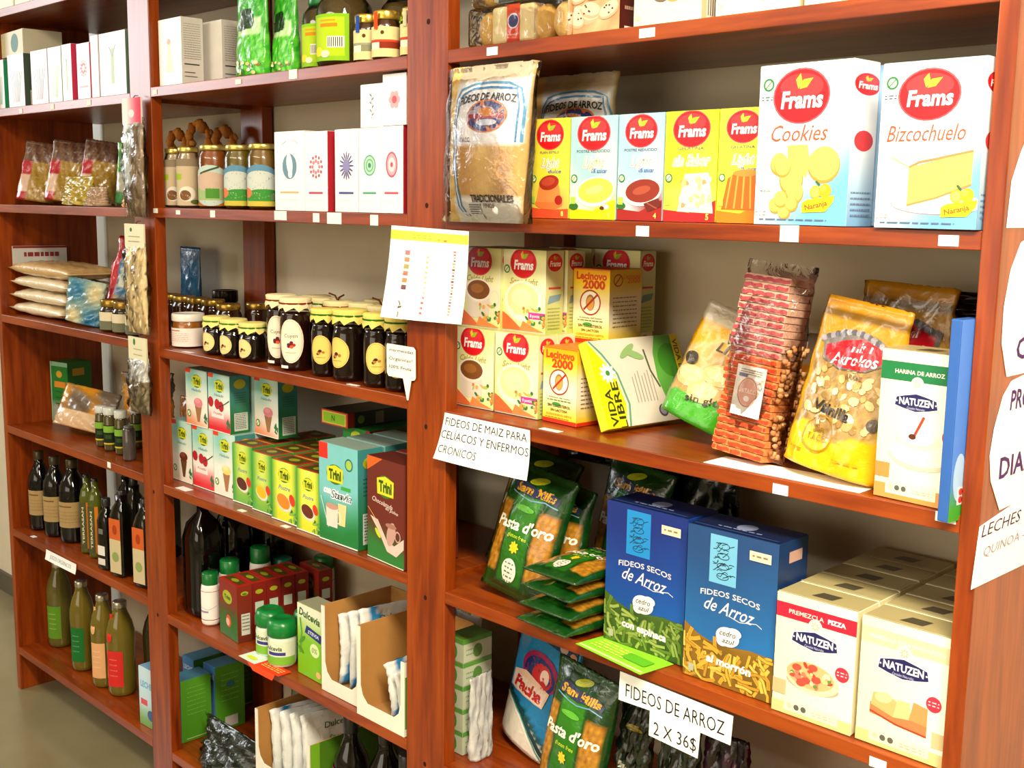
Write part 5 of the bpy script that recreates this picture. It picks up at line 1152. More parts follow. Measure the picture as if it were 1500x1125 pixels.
for i in range(6):
    lab = ['front', 'second', 'third', 'fourth', 'fifth', 'rearmost'][i]+' red cocoa carton with yellow emblem in the row of six'
    loc = (-1.813+.002*i+(.02 if i == 5 else 0), .028+.0355*i+(.014 if i == 5 else 0), zE)
    if i == 0: carton(lab, loc, .088, .034, .126, 'a0241c', -6, 'red cocoa cartons in a row', cocoa_front, cocoa_side, red_top, topcol='b82418', name='cocoa_carton')
    elif first is None: first = carton(lab, loc, .088, .034, .126, 'a0241c', -6, 'red cocoa cartons in a row', cocoa_front, cocoa_side2, red_top, topcol='b82418', name='cocoa_carton')
    else: dup(first, loc, lab)
def tub_lab(p, H): p.rect(0, 0, 1, H, 'dce4c8'); p.txt('Dulcevia', .42, .72*H, .1, '3c5c28', .03, .15, w=.5); p.rect(.3, .42*H, .75, .56*H, '3c3c8c'); p.rect(0, 0, 1, .36*H, '7cb838')
tb = [(.024, .001), (.027, .006), (.028, .014), (.028, .03), (.028, .058), (.026, .066), (.024, .07)]
for i, (x, y) in enumerate(((-1.678, .046), (-1.611, .032), (-1.617, .100))):
    bottle(['small sweetener tub with domed green lid, left of the two in front', 'small sweetener tub with domed green lid, right front beside the lime carton', 'sweetener tub with domed green lid, behind the front two'][i], (x, y, zE), [(a*1.05, b) for a, b in tb], 'dce8d8', 25, 'sweetener tubs with domed lids', None, tub_lab, (.008, .056), 170, M_PLAST, name='sweetener_tub')
    o = [k for k in C.objects if k.parent is None and k.get('label', '').startswith('small' if i < 2 else 'sweetener tub')][-1]
    G().lathe([(.029, .064), (.0315, .066), (.0315, .085), (.028, .096), (.018, .101), (.016, .0995)], 22, '0c7c34').out('lid', M_PLAST, o, True)
def dulce_box(p, H):
    p.paint(lambda x, y: mixc('7cc01c', 'e8ecd4', clamp01(y*2.6-1.3)), 3, 14)
    p.txt('Dulcevia', .5, .87*H, .17, '2c5c1c', .035, .1, w=.86, rot=-6); p.poly([(.3, .62*H), (.95, .55*H), (1, .67*H), (.38, .73*H)], '1c2c74'); p.txt('STEVIA', .65, .64*H, .08, 'd0d8f0', .03, .2, w=.45, rot=-5)
    p.ell(.7, .42*H, .19, .16, 'd8ecb0'); p.txt('0%', .7, .42*H, .12, '7c9c3c', .01, .2, w=.22); p.line([(.1, .3*H), (.18, .6*H), (.12, .8*H)], .06, '5ca030'); p.ell(.2, .5*H, .16, .05, '4c9028', 40); p.ell(.14, .35*H, .14, .05, '4c9028', -30); p.ell(.85, .1*H, .1, .08, 'e8b878')
carton('slim lime green sweetener carton standing left of the open display boxes', (-1.511, .030, zE), .088, .05, .148, '98cc3c', -2, None, dulce_box, lambda p, H: p.paint(lambda x, y: mixc('5c9424', 'b8bc98', clamp01(y*2-.8)), 2, 4), name='sweetener_carton', topcol='98987c')
carton('white sweetener carton standing behind the first open display box', (-1.40, .24, zE), .12, .05, .215, 'e8e8dc', 0, None, lambda p, H: (p.rect(0,0,1,H,'ecece0'), p.txt('Dulcevia', .45, .9*H, .12, '2c5c1c', .03, .1, w=.7)), name='sweetener_carton', topcol='8c8c60')
def display_box(label, x0, x1, y0, y1, z, h, out, cut, group, hl=None, right=None, frontcut=True, low=None):
    t = thing('display_box', label, 'display box', ((x0+x1)/2, y0, z), 0, group); w = (x1-x0)/2; d = y1-y0; th = .0018
    hl = hl or h; right = right or h
    G().box(-w, 0, 0, w, d, th, 'b88c54').out('box_floor', M_KRAFT, t)
    k = 'c08c4c'
    G().quadbox([(-w, 0, 0), (-w, d, 0), (-w, d, hl), (-w, 0, hl)], (th, 0, 0), k).out('side_wall', M_KRAFT, t)
    G().quadbox([(w-th, 0, 0), (w-th, d, 0), (w-th, d, right), (w-th, 0, right)], (th, 0, 0), k).out('side_wall', M_KRAFT, t)
    G().quadbox([(-w, d, 0), (w, d, 0), (w, d, hl), (-w, d, hl)], (0, -th, 0), k).out('rear_wall', M_KRAFT, t)
    # printed outer skins
    p = P(face_right(w, d), right/d); (out[1])(p, right/d); p.out('printed_side', t)
    b = low or .028; s = .010; g = G(); W2 = 2*w
    cutp = [(-w, 0), (w, 0), (w, right), (w-s, right), (w-s, b+.03), (w-s-.006, b+.012), (w-s-.02, b), (-w+s+.02, b), (-w+s+.006, b+.012), (-w+s, b+.03), (-w+s, hl), (-w, hl)]
    v = [(a, 0, c) for a, c in cutp]+[(a, -th, c) for a, c in cutp]; n = len(cutp)
    tri = [(0, 1, 6), (0, 6, 7), (1, 2, 3), (1, 3, 4), (1, 4, 5), (1, 5, 6), (0, 7, 8), (0, 8, 9), (0, 9, 10), (0, 10, 11)]
    f = [tuple(i+n for i in q) for q in tri]+[tuple(reversed(q)) for q in tri]+[(i, (i+1) % n, (i+1) % n+n, i+n) for i in range(n)]
    g.add(v, f, 'f0ecdc').out('cut_front', M_CARD, t)
    return t, w, d
def sachet(label, loc, W, Hh, rz, ry, seed, group, blue=True):
    def col(a, b, s):
        if blue and abs(a-.10-.22*math.sin(b*2.4)) < .09: return '2c84c0'
        return mixc('dce0dc', 'f0f0ea', clamp01(.5+.5*hn(a, b)))
    def pr(p, H):
        p.txt('Dulcevia', .60, .86*H, .09, '4c7c4c', .01, .1, w=.5); p.txt('Stevia', .60, .72*H, .09, '78b060', .02, w=.36); p.lines_of_text(.4, .85, .5*H, 4, .06*H, .02*H, '8c9ca4')
    return bag(label, loc, W, Hh, .014, col, rz, -3, ry, group, 'pillow', seed, .002, (1, 1), 'sachet', 'sweetener_sachet', pr, nu=14, nv=20)
wh = lambda p, H: (p.rect(0, 0, 1, H, 'e8ece0'), p.rect(0, .1*H, .25, .8*H, '5c9c3c'))
gr = lambda p, H: (p.paint(lambda x, y: mixc('5c8c1c', '4c7c1c', y), 2, 2), p.rect(0, 0, .12, H, '7cb828'), p.ell(.35, .62*H, .05, .03*H*3, 'a8a468'), p.ell(.48, .62*H, .05, .12, 'a49cb0'), p.ell(.33, .2*H, .05, .1, 'a8a468'), p.ell(.48, .2*H, .06, .12, 'a49cb0'))
DG = 'open kraft display boxes of sachets'
display_box('open display box with white cut front full of sachets, middle one', -1.452, -1.326, .018, .19, zE, .165, (None, wh), True, DG, hl=.172, right=.135)
display_box('open display box with bare kraft inside showing, beside the middle post', -1.318, -1.180, .002, .17, zE, .165, (None, wh), True, DG, hl=.172, right=.14)
for i in range(3): sachet(['front', 'middle', 'rear'][i]+' white and blue sachet in the middle display box', (-1.423+.030*i, .103+.002*i, zE+.008), .125, .140+.012*i, 84, 2, 100+i, 'white sweetener sachets')
for i in range(2): sachet(['front', 'rear'][i]+' white and blue sachet in the display box by the post', (-1.240+.024*i, .086, zE+.014), .125, .105-.012*i, 84, -6, 110+i, 'white sweetener sachets')
sachet('white sachet with blue stripe standing tall behind the display boxes', (-1.265, .205, zE+.001), .12, .235, -5, 3, 120, 'white sweetener sachets')
t = thing('leaflet', 'white green and orange leaflet hanging over the fifth shelf edge', 'leaflet', (-1.645, -.004, zE+.0005), 0)
G().box(-.062, -.010, 0, .0, .03, .0007, 'dff0e0').out('sheet', M_PAPER, t); G().box(0, -.010, 0.0, .085, .022, .0009, 'e8401c').out('sheet', M_PAPER, t)
G().quadbox([(-.03, -.0105, .0005), (.075, -.0105, .0005), (.07, -.014, -.012), (.0, -.014, -.012)], (0, -.0005, 0), 'e8481c').out('folded_edge', M_PAPER, t)
p = P(lambda u, v, o: (-.062+.147*u, -.010+.147*v, .0009+o), .2); p.ell(.2, .1, .12, .04, 'd8e828'); p.lines_of_text(.5, .95, .14, 3, .045, .02, 'f8c860'); p.out('lettering', t, M_PAPER)

# lowest shelf of the middle bay
def milk_front(p, H): p.paint(lambda x, y: mixc('5c8ca0', '3c78b0', y), 2, 4); p.txt('LECHE', .5, .84*H, .2, 'c8d8e8', .05, w=.8); p.ell(.5, .2*H, .3, .2, '6c7c98')
def milk_side(p, H): p.paint(lambda x, y: mixc('4c9420', '5ca428', y), 2, 4); p.lines_of_text(.2, .8, .85*H, 6, .08*H, .015*H, '88bc58'); p.rect(.3, .04*H, .75, .2*H, 'c8c8c0'); p.ell(.5, .7*H, .14, .1, '3c7c8c')
def milk_side2(p, H): p.paint(lambda x, y: mixc('4c9420', '5ca428', y), 2, 4); p.lines_of_text(.2, .8, .85*H, 7, .07*H, .012*H, '80b850'); p.rect(.15, .04*H, .85, .055*H, 'a8d080')
for i, (x, y, h, s) in enumerate(((-2.082, .038, .155, milk_side2), (-2.078, .128, .165, milk_side), (-2.165, .12, .160, milk_side2), (-2.16, .215, .165, milk_side2))):
    carton(['front blue and green milk powder carton by the left post, lowest shelf', 'blue and green milk powder carton with barcode, behind the front one', 'milk powder carton half hidden left of the barcode one', 'rearmost milk powder carton against the wall', 'milk powder carton standing behind the left post'][i], (x, y, zF), .054, .080, h, '4c90a8', 0, 'blue and green milk powder cartons', milk_front, s, name='milk_powder_carton', topcol='4c88a4')
display_box('open kraft display box with green printed side on the lowest shelf', -1.700, -1.500, .02, .21, zF, .21, (None, gr), True, DG, hl=.215, right=.20, low=.10)
for i in range(4): sachet(['front', 'second', 'third', 'rear'][i]+' pointed sachet sticking out of the low green display box', (-1.665+.034*i, .112+.003*i, zF+.007), .145, .200+.006*i, 84, 1, 130+i, 'white sweetener sachets', i == 0)
wb2 = [(.032, .001), (.036, .006), (.036, .012), (.036, .03), (.036, .165), (.033, .19), (.020, .215), (.0145, .23), (.0145, .275)]
for i, (x, y) in enumerate(((-1.43, .07), (-1.345, .09), (-1.27, .10), (-1.22, .04), (-1.30, .2))):
    bottle(['black wine bottle with magenta label beside the green display box', 'black wine bottle, second from the display box', 'black wine bottle, third from the display box', 'black wine bottle touching the middle post', 'black wine bottle at the back of the lowest shelf'][i], (x, y, zF), wb2, '0a0806', 0, 'black wine bottles on the lowest shelf', (.0155, .24, .28), (lambda p, H: (p.rect(0, 0, 1, H, 'a01854'), p.poly([(0, 0), (1, 0), (0, .8*H)], 'c88c38'))) if i == 0 else None, (.06, .17), name='wine_bottle')
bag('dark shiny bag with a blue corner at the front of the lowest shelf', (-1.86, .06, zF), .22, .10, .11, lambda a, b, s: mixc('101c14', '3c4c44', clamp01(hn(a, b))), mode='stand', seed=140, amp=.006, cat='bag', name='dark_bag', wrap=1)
bag('white and dark bag hanging below the fifth shelf behind the display box', (-1.78, .23, zF), .2, .27, .05, lambda a, b, s: mixc('5c6458', 'b8bcb0', clamp01(.4+.6*hn(a, b))) if b > .3 else '3c3c30', mode='stand', seed=141, amp=.004, cat='bag', name='white_bag')
bottle('tall dark oil bottle behind the green display box', (-1.60, .25, zF), [(a*.8, b) for a, b in wb2], '1c240c', 0, None, (.0125, .24, .28), name='oil_bottle')

# ================================================================== LEFT BAY
zZ, zA, zB, zC, zD, zE, zF = TOP['Z1'], TOP['A1'], TOP['B1'], TOP['C1'], TOP['D1'], TOP['E1'], TOP['F1']
for i, (x, wd, c) in enumerate(((-2.83, .09, 'e8e8c0'), (-2.73, .09, 'f4f4f0'), (-2.64, .08, 'e4f0dc'), (-2.54, .09, 'f0ece4'))):
    carton(['first', 'second', 'third', 'fourth'][i]+' pale carton from the left on the very top shelf', (x, .02, zZ), wd, .05, .12, c, 0, 'pale cartons on the very top shelf', lambda p, H: (p.rect(.05, .05*H, .95, .4*H, 'd8e0c0')), name='cosmetics_carton')
G9 = 'white soap and cosmetics cartons, left bay'
cs = [(-2.893, .050, .128, 'grass', '4cb0a0', '0c8c5c'), (-2.79, .105, .135, 'grass', '7c90c0', '3c4c3c'), (-2.645, .10, .134, 'grass', '8c7cc8', 'c8c0e0'), (-2.553, .078, .134, 'grass', '8cd0c8', '2c8c54'), (-2.485, .055, .135, 'plant', 'e8f0f0', 'd02c54'), (-2.395, .070, .130, 'dots', 'e0a0a8', 'd02c54'), (-2.335, .04, .142, 'stem', 'e8e8f0', 'd8c8c8'), (-2.245, .13, .142, 'plant', '7c9c98', '6c8c7c')]
for i, (x, wd, h, k, c, sc_) in enumerate(cs):
    carton(['white carton with green edge at the far left', 'white carton with pale blue grass print', 'white carton with lilac grass strokes', 'white carton with pale teal print and green edge', 'plain white carton with a red side and sticker', 'white carton with pink flecks and a red side', 'slim plain white carton between the red side and the tall one', 'tall white carton with a green stalk, beside the left post'][i], (x, .02, zA), wd-.003, .05, h, 'f4f2f4', 0, G9, white_box(k, c), strip_side(sc_), name='cosmetics_carton')
carton('cream carton with a dark green leaf circle lying on top of the white cartons', (-2.83, .03, zA+.1355), .17, .10, .062, 'e0dcc0', -4, G9, lambda p, H: (p.rect(0,0,1,H,'dcd8b8'), p.ell(.62, .5*H, .17, .14, '1c6c5c'), p.rect(.02, .2*H, .12, .8*H, 'e8e8a0')), lambda p, H: p.rect(0,0,1,H,'c8c0a4'), name='cosmetics_carton')
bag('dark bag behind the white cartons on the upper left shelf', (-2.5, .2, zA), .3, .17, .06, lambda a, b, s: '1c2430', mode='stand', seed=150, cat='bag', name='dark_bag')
# second shelf, left bay: clear bags of grain
def grain_col(a, b, sd):
    if b > .66: return mixc('4c2c20', '8c6c54', clamp01(.5+.5*hn(a*2, b*2)))
    if a < .35 and not sd: return 'b01c2c' if b > .42 or b < .12 else 'd8b8a4'
    return mixc('8c6c1c', 'b89444', clamp01(.5+.6*hn(a*3, b*3)))
for i, (x, y) in enumerate(((-2.83, .07), (-2.70, .09), (-2.575, .12))):
    t = bag(['first clear bag of yellow grain with a red label, far left', 'second clear bag of yellow grain from the left', 'third clear bag of yellow grain, with loose clear top'][i], (x, y, zB), .105, .160, .060, grain_col, rz=48, rx=-8, ry=8, mode='stand', seed=160+i, amp=.0018, cat='grain', name='grain_bag', group='clear bags of grain, left bay', taper=(1, .85))
bag('upright clear bag of brown grain behind the slumped packets', (-2.47, .15, zB), .085, .135, .04, lambda a, b, s: mixc('a88840', 'd0a85c', hn(a, b)), mode='pillow', seed=165, cat='grain', name='grain_bag', group='clear bags of grain, left bay', rx=-8)
t = bag('yellow and green bag of pulses slumped at the shelf front', (-2.53, .06, zB+.002), .16, .07, .06, lambda a, b, s: mixc('8c7c1c', 'c8a83c', clamp01(.5+.7*hn(a*2, b*2))), mode='stand', seed=166, amp=.004, cat='grain', name='grain_bag', group='clear bags of grain, left bay')
bag('small beige packet lying beside the yellow bag', (-2.41, .05, zB+.001), .10, .045, .05, lambda a, b, s: mixc('a08060', 'c8a888', clamp01(hn(a*2, b))), mode='stand', seed=167, amp=.004, cat='grain', name='grain_bag', group='clear bags of grain, left bay')
bag('green checked bag of rice beside the hanging packets', (-2.33, .10, zB), .09, .145, .05, lambda a, b, s: mixc('1c7c1c', '6cac2c', clamp01(.5+.9*math.sin(a*12)*math.sin(b*22))) if b > .5 else (mixc('b8b49c', 'd8d0b8', hn(a, b)) if b > .2 else '3c8c4c'), mode='stand', seed=168, cat='grain', name='grain_bag', group='clear bags of grain, left bay', ry=6, rz=45)
bag('orange packet half hidden behind the hanging packets', (-2.245, .05, zB), .05, .045, .03, lambda a, b, s: 'd88c14', mode='stand', seed=169, cat='grain', name='grain_bag', group='clear bags of grain, left bay')
# third shelf, left bay: pile of flour sacks
for i in range(4):
    W_, L_ = .15, .36; z = zC+.020+.0365*i
    c1, c2 = ('c8a064', 'd8b880') if i == 3 else ('e0c8a0', 'f0e0c0')
    t = bag(['bottom', 'second', 'third', 'darker top'][i]+' clear sack of flour in the pile on the left', (-2.914+.008*i*(i < 3), .095, z), W_, L_+(.06 if i == 3 else -.03*(i == 0)), .0345 if i < 3 else .040, lambda a, b, s, c1=c1, c2=c2: mixc(c1, c2, clamp01(.5+.4*hn(a, b))), 0, 0, 0, 'flour sacks in a pile', 'sack', 170+i, .0012, (1, 1), 'flour', 'flour_sack')
    t.rotation_euler = (R(-90), 0, R(-90-.6*i)); 
carton('white packet with red lettering standing behind the flour sacks', (-2.906, .11, zC+.128), .15, .008, .058, 'c8c8c4', 89, None, lambda p, H: (p.rect(0,0,1,H,'ccccc8'), p.lines_of_text(.2, .85, .5*H, 1, .1, .08, '8c2c30'), p.rect(0,.9*H,1,H,'8c2420')), name='white_packet')
def blue_col(a, b, s):
    if b > .86: return 'c81c20'
    if b > .7 and abs(a-.5) < .3: return 'd8d8cc'
    if a < .18: return 'c02024'
    if .4 < b < .62 and .2 < a < .7: return mixc('d8dcd0', '2c6c38', clamp01(hn(a*3, b*4)))
    if b < .3: return mixc('c8b088', '1c5c80', clamp01(.5+.8*hn(a*2, b*3)))
    return mixc('0c4c80', '1c7cac', clamp01(.5+.5*hn(a, b)))
bag('blue and red printed food bag leaning behind the hanging packets', (-2.405, .125, zC+.0), .155, .215, .06, blue_col, rz=48, rx=-10, ry=6, mode='stand', seed=180, amp=.004, taper=(1.1, .7), cat='bag', name='printed_food_bag', group='blue printed bags')
bag('blue and yellow food bag slumped in front of the leaning one', (-2.488, .036, zC), .115, .110, .034, lambda a, b, s: mixc('1c6c98', 'd8c490', clamp01(.5+.5*math.sin(a*6)*math.sin(b*5+1))), rz=28, ry=9, mode='stand', seed=181, amp=.004, cat='bag', name='printed_food_bag', group='blue printed bags')
bag('blue bag glimpsed right of the left post on the third shelf', (-2.33, .25, zC), .10, .20, .03, lambda a, b, s: mixc('0c4c74', '1c6c94', hn(a, b)), mode='stand', seed=182, cat='bag', name='printed_food_bag', group='blue printed bags')
for i in range(3):
    jar(['left', 'middle', 'right'][i]+' squat gold lidded jar with a cream label beside the hanging packets', (-2.345+.066*i, .045, zC), .030, .078, '2c2010', 'a08038', 0, 'squat jars with cream labels, left bay', lambda p, H: (p.rect(0, 0, 1, H, 'd8ccac'), p.rect(0, 0, 1, .5*H, '6c6c54'), p.ell(.3, .3*H, .08, .08, 'f0f0e0')), (.08, .62), 150, lidh=.2, shell=False, name='squat_jar')
# fourth shelf, left bay
def green_box_p(p, H): p.paint(lambda x, y: '1c7c30' if y > .25 else 'a0a498', 2, 8); p.rect(0, .93*H, 1, H, '88b898'); p.ell(.5, .8*H, .17, .13, 'd8a430'); p.rect(.2, .58*H, .85, .68*H, 'd88c28'); p.lines_of_text(.25, .8, .5*H, 3, .1*H, .02*H, '0c5c20'); p.rect(0, 0, .07, H, '88b898')
carton('green tea box with an orange emblem at the back of the fourth shelf, left bay', (-2.860, .128, zD), .076, .078, .172, '1c6c2c', 12, None, green_box_p, lambda p, H: (p.rect(0,0,1,H,'14641f'), p.rect(.2,.78*H,.7,.9*H,'a88420'), p.rect(.2,.5*H,.8,.56*H,'8c8c28')), name='tea_box')
def orb_col(a, b, s): return mixc('c87c14', 'e09c28', b) if (b > .75 or abs(a-.5) > .4) else mixc('a89078', '5c4c34', clamp01(.5+.8*hn(a*3, b*3)))
bag('orange and clear pasta bag slumped across the shelf', (-2.645, .085, zD), .19, .115, .06, lambda a, b, s: (mixc('d08a1c', '6c5c4c', clamp01(.5+1.2*math.sin(a*7+2)*math.sin(b*6+a*3))) if b > .4 else mixc('c8a078', 'e0c4a0', clamp01(b*2))), rz=24, ry=7, rx=-24, mode='stand', seed=190, amp=.003, cat='pasta', name='orange_bag', group='orange bags, fourth shelf')
bag('orange and brown bag standing behind the spice bottles', (-2.44, .18, zD), .14, .185, .06, lambda a, b, s: mixc('d08a1c', '5c4c3c', clamp01(.5+1.2*math.sin(a*8)*math.sin(b*7+a*2))), rz=40, mode='stand', seed=191, amp=.006, cat='pasta', name='orange_bag', group='orange bags, fourth shelf', wrap=0)
bag('brown and orange bag glimpsed right of the left post, fourth shelf', (-2.16, .14, zD), .08, .16, .04, lambda a, b, s: mixc('9c5c18', '4c3420', clamp01(hn(a*2, b*2, 2))), mode='stand', seed=192, amp=.004, cat='pasta', name='orange_bag', group='orange bags, fourth shelf')
spp = [(.0135, .001), (.0155, .005), (.0155, .01), (.0155, .02), (.0155, .082), (.0135, .088), (.012, .09)]
for i, (x, y, s) in enumerate(((-2.482, .07, 1.0), (-2.418, .062, 1.05), (-2.358, .062, 1.05), (-2.40, .125, 1.05), (-2.283, .045, .9))):
    bottle(['leftmost spice bottle with a green label and white cap', 'second spice bottle with a bright green label', 'third spice bottle with a bright green label', 'spice bottle behind the two bright labelled ones', 'clear spice bottle without a green label next to the post'][i], (x, y, zD), [(a, b*s) for a, b in spp], '4c4420' if i < 4 else '4c4440', 55, 'spice bottles', (.016, .088*s, .106*s) if i < 4 else (.012, .088*s, .095*s), (lambda p, H: (p.rect(0, 0, 1, H, '182410'), p.rect(0, .62*H, 1, .95*H, '7cac38'), p.rect(0, 0, 1, .08*H, 'c8b430'), p.rect(.3, .3*H, .6, .5*H, '2c4c1c'))) if i < 4 else None, (.018, .066), 190, M_DARKG, capcol='c8ccc4' if i < 4 else '5c5c60', name='spice_bottle')
# fifth shelf: wine and oil
wine = [(.032, .001), (.036, .005), (.036, .012), (.036, .03), (.036, .135), (.034, .150), (.022, .172), (.0145, .186), (.0135, .205)]
for i, (x, y, s, k) in enumerate(((-2.868, .062, 1.0, .85), (-2.775, .066, 1.0, .9), (-2.690, .078, 1.02, 1.02))):
    bottle(['first dark wine bottle with a tan label, by the left panel', 'second dark wine bottle with a tan label', 'third and widest dark wine bottle with a tan label'][i], (x, y, zE), [(a*k, b*s*1.03) for a, b in wine], '08080a', 50, 'dark wine bottles with tan labels', (.0155*k, .195*s*1.03, .218*s*1.03), lambda p, H: (p.rect(0, 0, 1, H, 'a88c5c'), p.rect(.12, .8*H, .55, .85*H, '6c4c2c'), p.lines_of_text(.1, .85, .6*H, 4, .13*H, .02*H, '8c7448')), (.045, .115), 150, capcol='3c3418', name='wine_bottle')
oil = [(.012, .001), (.0145, .005), (.0145, .01), (.0145, .03), (.0145, .15), (.011, .17), (.0075, .18), (.0075, .2)]
for i, (x, y) in enumerate(((-2.560, .058), (-2.505, .055))):
    bottle(['slim green oil bottle with an orange stripe, next to the wine', 'slim green oil bottle with an orange stripe, second'][i], (x, y, zE), [(a*1.15, b*1.02) for a, b in oil], '4c5414', 50, 'slim oil bottles', (.0085, .192, .212), lambda p, H: (p.rect(0, 0, .5, H, '4c4c30'), p.rect(.55, 0, .85, H, 'c87418'), p.txt('TERRASANA'[:8], .25, .5*H, .16, 'd8d4a8', .02, w=H*.8, rot=90)), (.015, .14), 150, square=.010, name='oil_bottle')
for i, (x, y, k, c, lab) in enumerate(((-2.395, .032, 1.2, '5c5c50', 'short black square bottle with a small white label'), (-2.318, .036, 1.5, 'orange', 'dark oil bottle with an orange and cream stripe label'), (-2.205, .040, 1.5, 'orange', 'dark oil bottle with stripe label partly behind the left post'), (-2.42, .12, 1.4, '', 'dark bottle at the back between the oils'), (-2.30, .13, 1.4, '', 'dark bottle at the back near the post'), (-2.52, .15, 1.3, '', 'dark bottle at the back behind the slim oils'), (-2.38, .20, 1.3, '', 'clear necked bottle at the very back'))):
    bottle(lab, (x, y, zE), [(a*k*1.05, b*(.86 if i == 0 else (1.04 if i < 3 else 1.0))) for a, b in oil], '0c0a06' if i < 3 else '1c1c10', 12, 'dark oil bottles, left bay', (.011, .19*(.86 if i == 0 else 1.04), .215*(.86 if i == 0 else 1.02)), (lambda p, H: (p.rect(0, 0, 1, H, 'c8b890'), p.rect(0, .62*H, 1, H, 'c85c20'), p.ell(.5, .8*H, .2, .3, 'a03c10'), p.ell(.5, .3*H, .3, .3, '8c9c58'))) if c == 'orange' else ((lambda p, H: (p.rect(.1, .02*H, .9, .14*H, 'd8d4cc'), p.rect(.1, .2*H, .9, .38*H, 'e0dcd4'), p.rect(.25, .6*H, .75, .7*H, '6c6c60'))) if i == 0 else None), (.012, .15), 110, square=.010, name='oil_bottle')
# lowest shelf: juice bottles
jb = [(.026, .001), (.031, .006), (.0325, .015), (.0325, .04), (.0315, .09), (.033, .145), (.0325, .165), (.027, .19), (.018, .212), (.0155, .222), (.0155, .235)]
jl = [('5c8c20', 'olive juice bottle with a green label, first by the left panel', -2.858, .098, 1.08), ('1c6c2c', 'olive juice bottle with a dark green label, second', -2.648, .070, .98), ('e0a874', 'olive juice bottle with a peach label and neck tag, third', -2.505, .062, .98), ('d02c24', 'olive juice bottle with a red label and neck tag, fourth', -2.425, .072, 1.1)]
for i, (c, lab, x, y, k) in enumerate(jl):
    t = bottle(lab, (x, y, zF), [(a*k, b*1.04) for a, b in jb], '6a5c1c' if i else '5c5420', 32, 'olive brown juice bottles', (.0165*k, .235, .252), lambda p, H, c=c: (p.rect(0, 0, 1, H, c), p.lines_of_text(.2, .7, .75*H, 4, .15*H, .03*H, mixc(c, 'ffffff', .3))), (.03, .125), 75, M_PLAST if False else M_DARKG, capcol='b8b4a0', capmat=M_METAL, name='juice_bottle')
    if i > 1:
        p = P(lambda u, v, o, k=k: ((.0325*k+o)*math.sin(R(-35+30*u)), -(.0325*k+.0006+o)*math.cos(R(-35+30*u))-.001+.014*clamp01((v-.9)/2.2), .150+v*.017), 4.4, curved=True); p.paint(lambda a, b: c, 4, 10, .2, .3, .75, 4.2); p.ell(.5, .8, .5, .8, c); p.out('neck_tag', t, M_PAPER)
jsp = carton('white and blue milk carton standing beside the left post, lowest shelf', (-2.19, .022, zF), .075, .06, .150, 'd8e0e0', 3, None, lambda p, H: (p.paint(lambda x, y: mixc('6ca050', 'c8e4f0', clamp01(y*3-.2)), 2, 8), p.txt('LECHE', .45, .72*H, .2, '7cb4d8', .05, w=.7), p.rect(.1, .36*H, .5, .46*H, 'd8505c'), p.ell(.7, .22*H, .22, .18, '3c5c94')), name='milk_carton', topcol='7cb0d0')
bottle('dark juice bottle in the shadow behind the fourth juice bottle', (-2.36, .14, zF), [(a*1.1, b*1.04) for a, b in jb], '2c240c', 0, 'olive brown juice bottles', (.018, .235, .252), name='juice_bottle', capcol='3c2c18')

# hanging packets on the left post
def hang(label, x, y, z0, z1, W, headcol, colf, seed, tagh, pr):
    t = bag(label, (x, y, z0), W, z1-z0-tagh, .016, colf, mode='pillow', seed=seed, amp=.003, cat='packet', name='hanging_packet', group='packets hanging in a chain on the left post', wrap=1, nu=16, nv=30)
    g = G().box(-W*.48, -.003, z1-z0-tagh-.012, W*.48, .001, z1-z0-.002, headcol); g.out('header_card', M_PAPER, t)
    p = P(lambda u, v, o: (-W*.48+u*W*.96, -.0031-o, z1-z0-tagh-.012+v*W*.96), (tagh+.01)/(W*.96)); pr(p, p.H); p.out('lettering', t, M_PAPER)
    G().tube([(0, .0, z1-z0-.004), (0, .006, z1-z0+.003), (0, .014, z1-z0+.004)], .0012, '8c8c88', 5).out('hook', M_METAL, t, True)
    return t
hang('top hanging packet with a pink and white header, brown dried sticks', -2.075, -.022, 1.375, 1.632, .088, 'f4dcd8', lambda a, b, s: mixc('6c5438', 'a08868', clamp01(.5+.5*math.sin(a*30+b*5))) if a > .3+.4*b or b < .3 else 'd8dcd8', 200, .045, lambda p, H: (p.paint(lambda x, y: mixc('f6eeec', 'd83c58', clamp01(x*1.6-.4)), 4, 3), p.ell(.5, .4*H, .15, .1, 'f8e8ec')))
hang('middle hanging packet with a cream header, pale twigs with dark spots', -2.083, -.022, 1.118, 1.362, .092, 'e4e0c0', lambda a, b, s: ('4c3418' if (math.sin(a*40+b*17)*math.sin(b*55+a*9) > .86) else mixc('e0c080', 'fae8b8', clamp01(.5+.5*math.sin(a*26)))), 201, .042, lambda p, H: (p.ell(.35, .75*H, .06, .05, '3c7c5c'), p.lines_of_text(.2, .8, .45*H, 2, .12, .02, 'a0a08c')))
hang('bottom hanging packet with a cream header and grey brown seeds', -2.087, -.022, .935, 1.110, .086, 'dcd8b4', lambda a, b, s: mixc('5c4c34', '9c8c68', clamp01(.5+.6*hn(a*4, b*4))) if b < .6 else mixc('a8a8a0', 'dcdcd8', clamp01(hn(a*2, b*3)+.5)), 202, .045, lambda p, H: (p.ell(.35, .8*H, .06, .09, '3c7c3c'), p.lines_of_text(.3, .8, .5*H, 2, .15, .02, 'a89c80')))

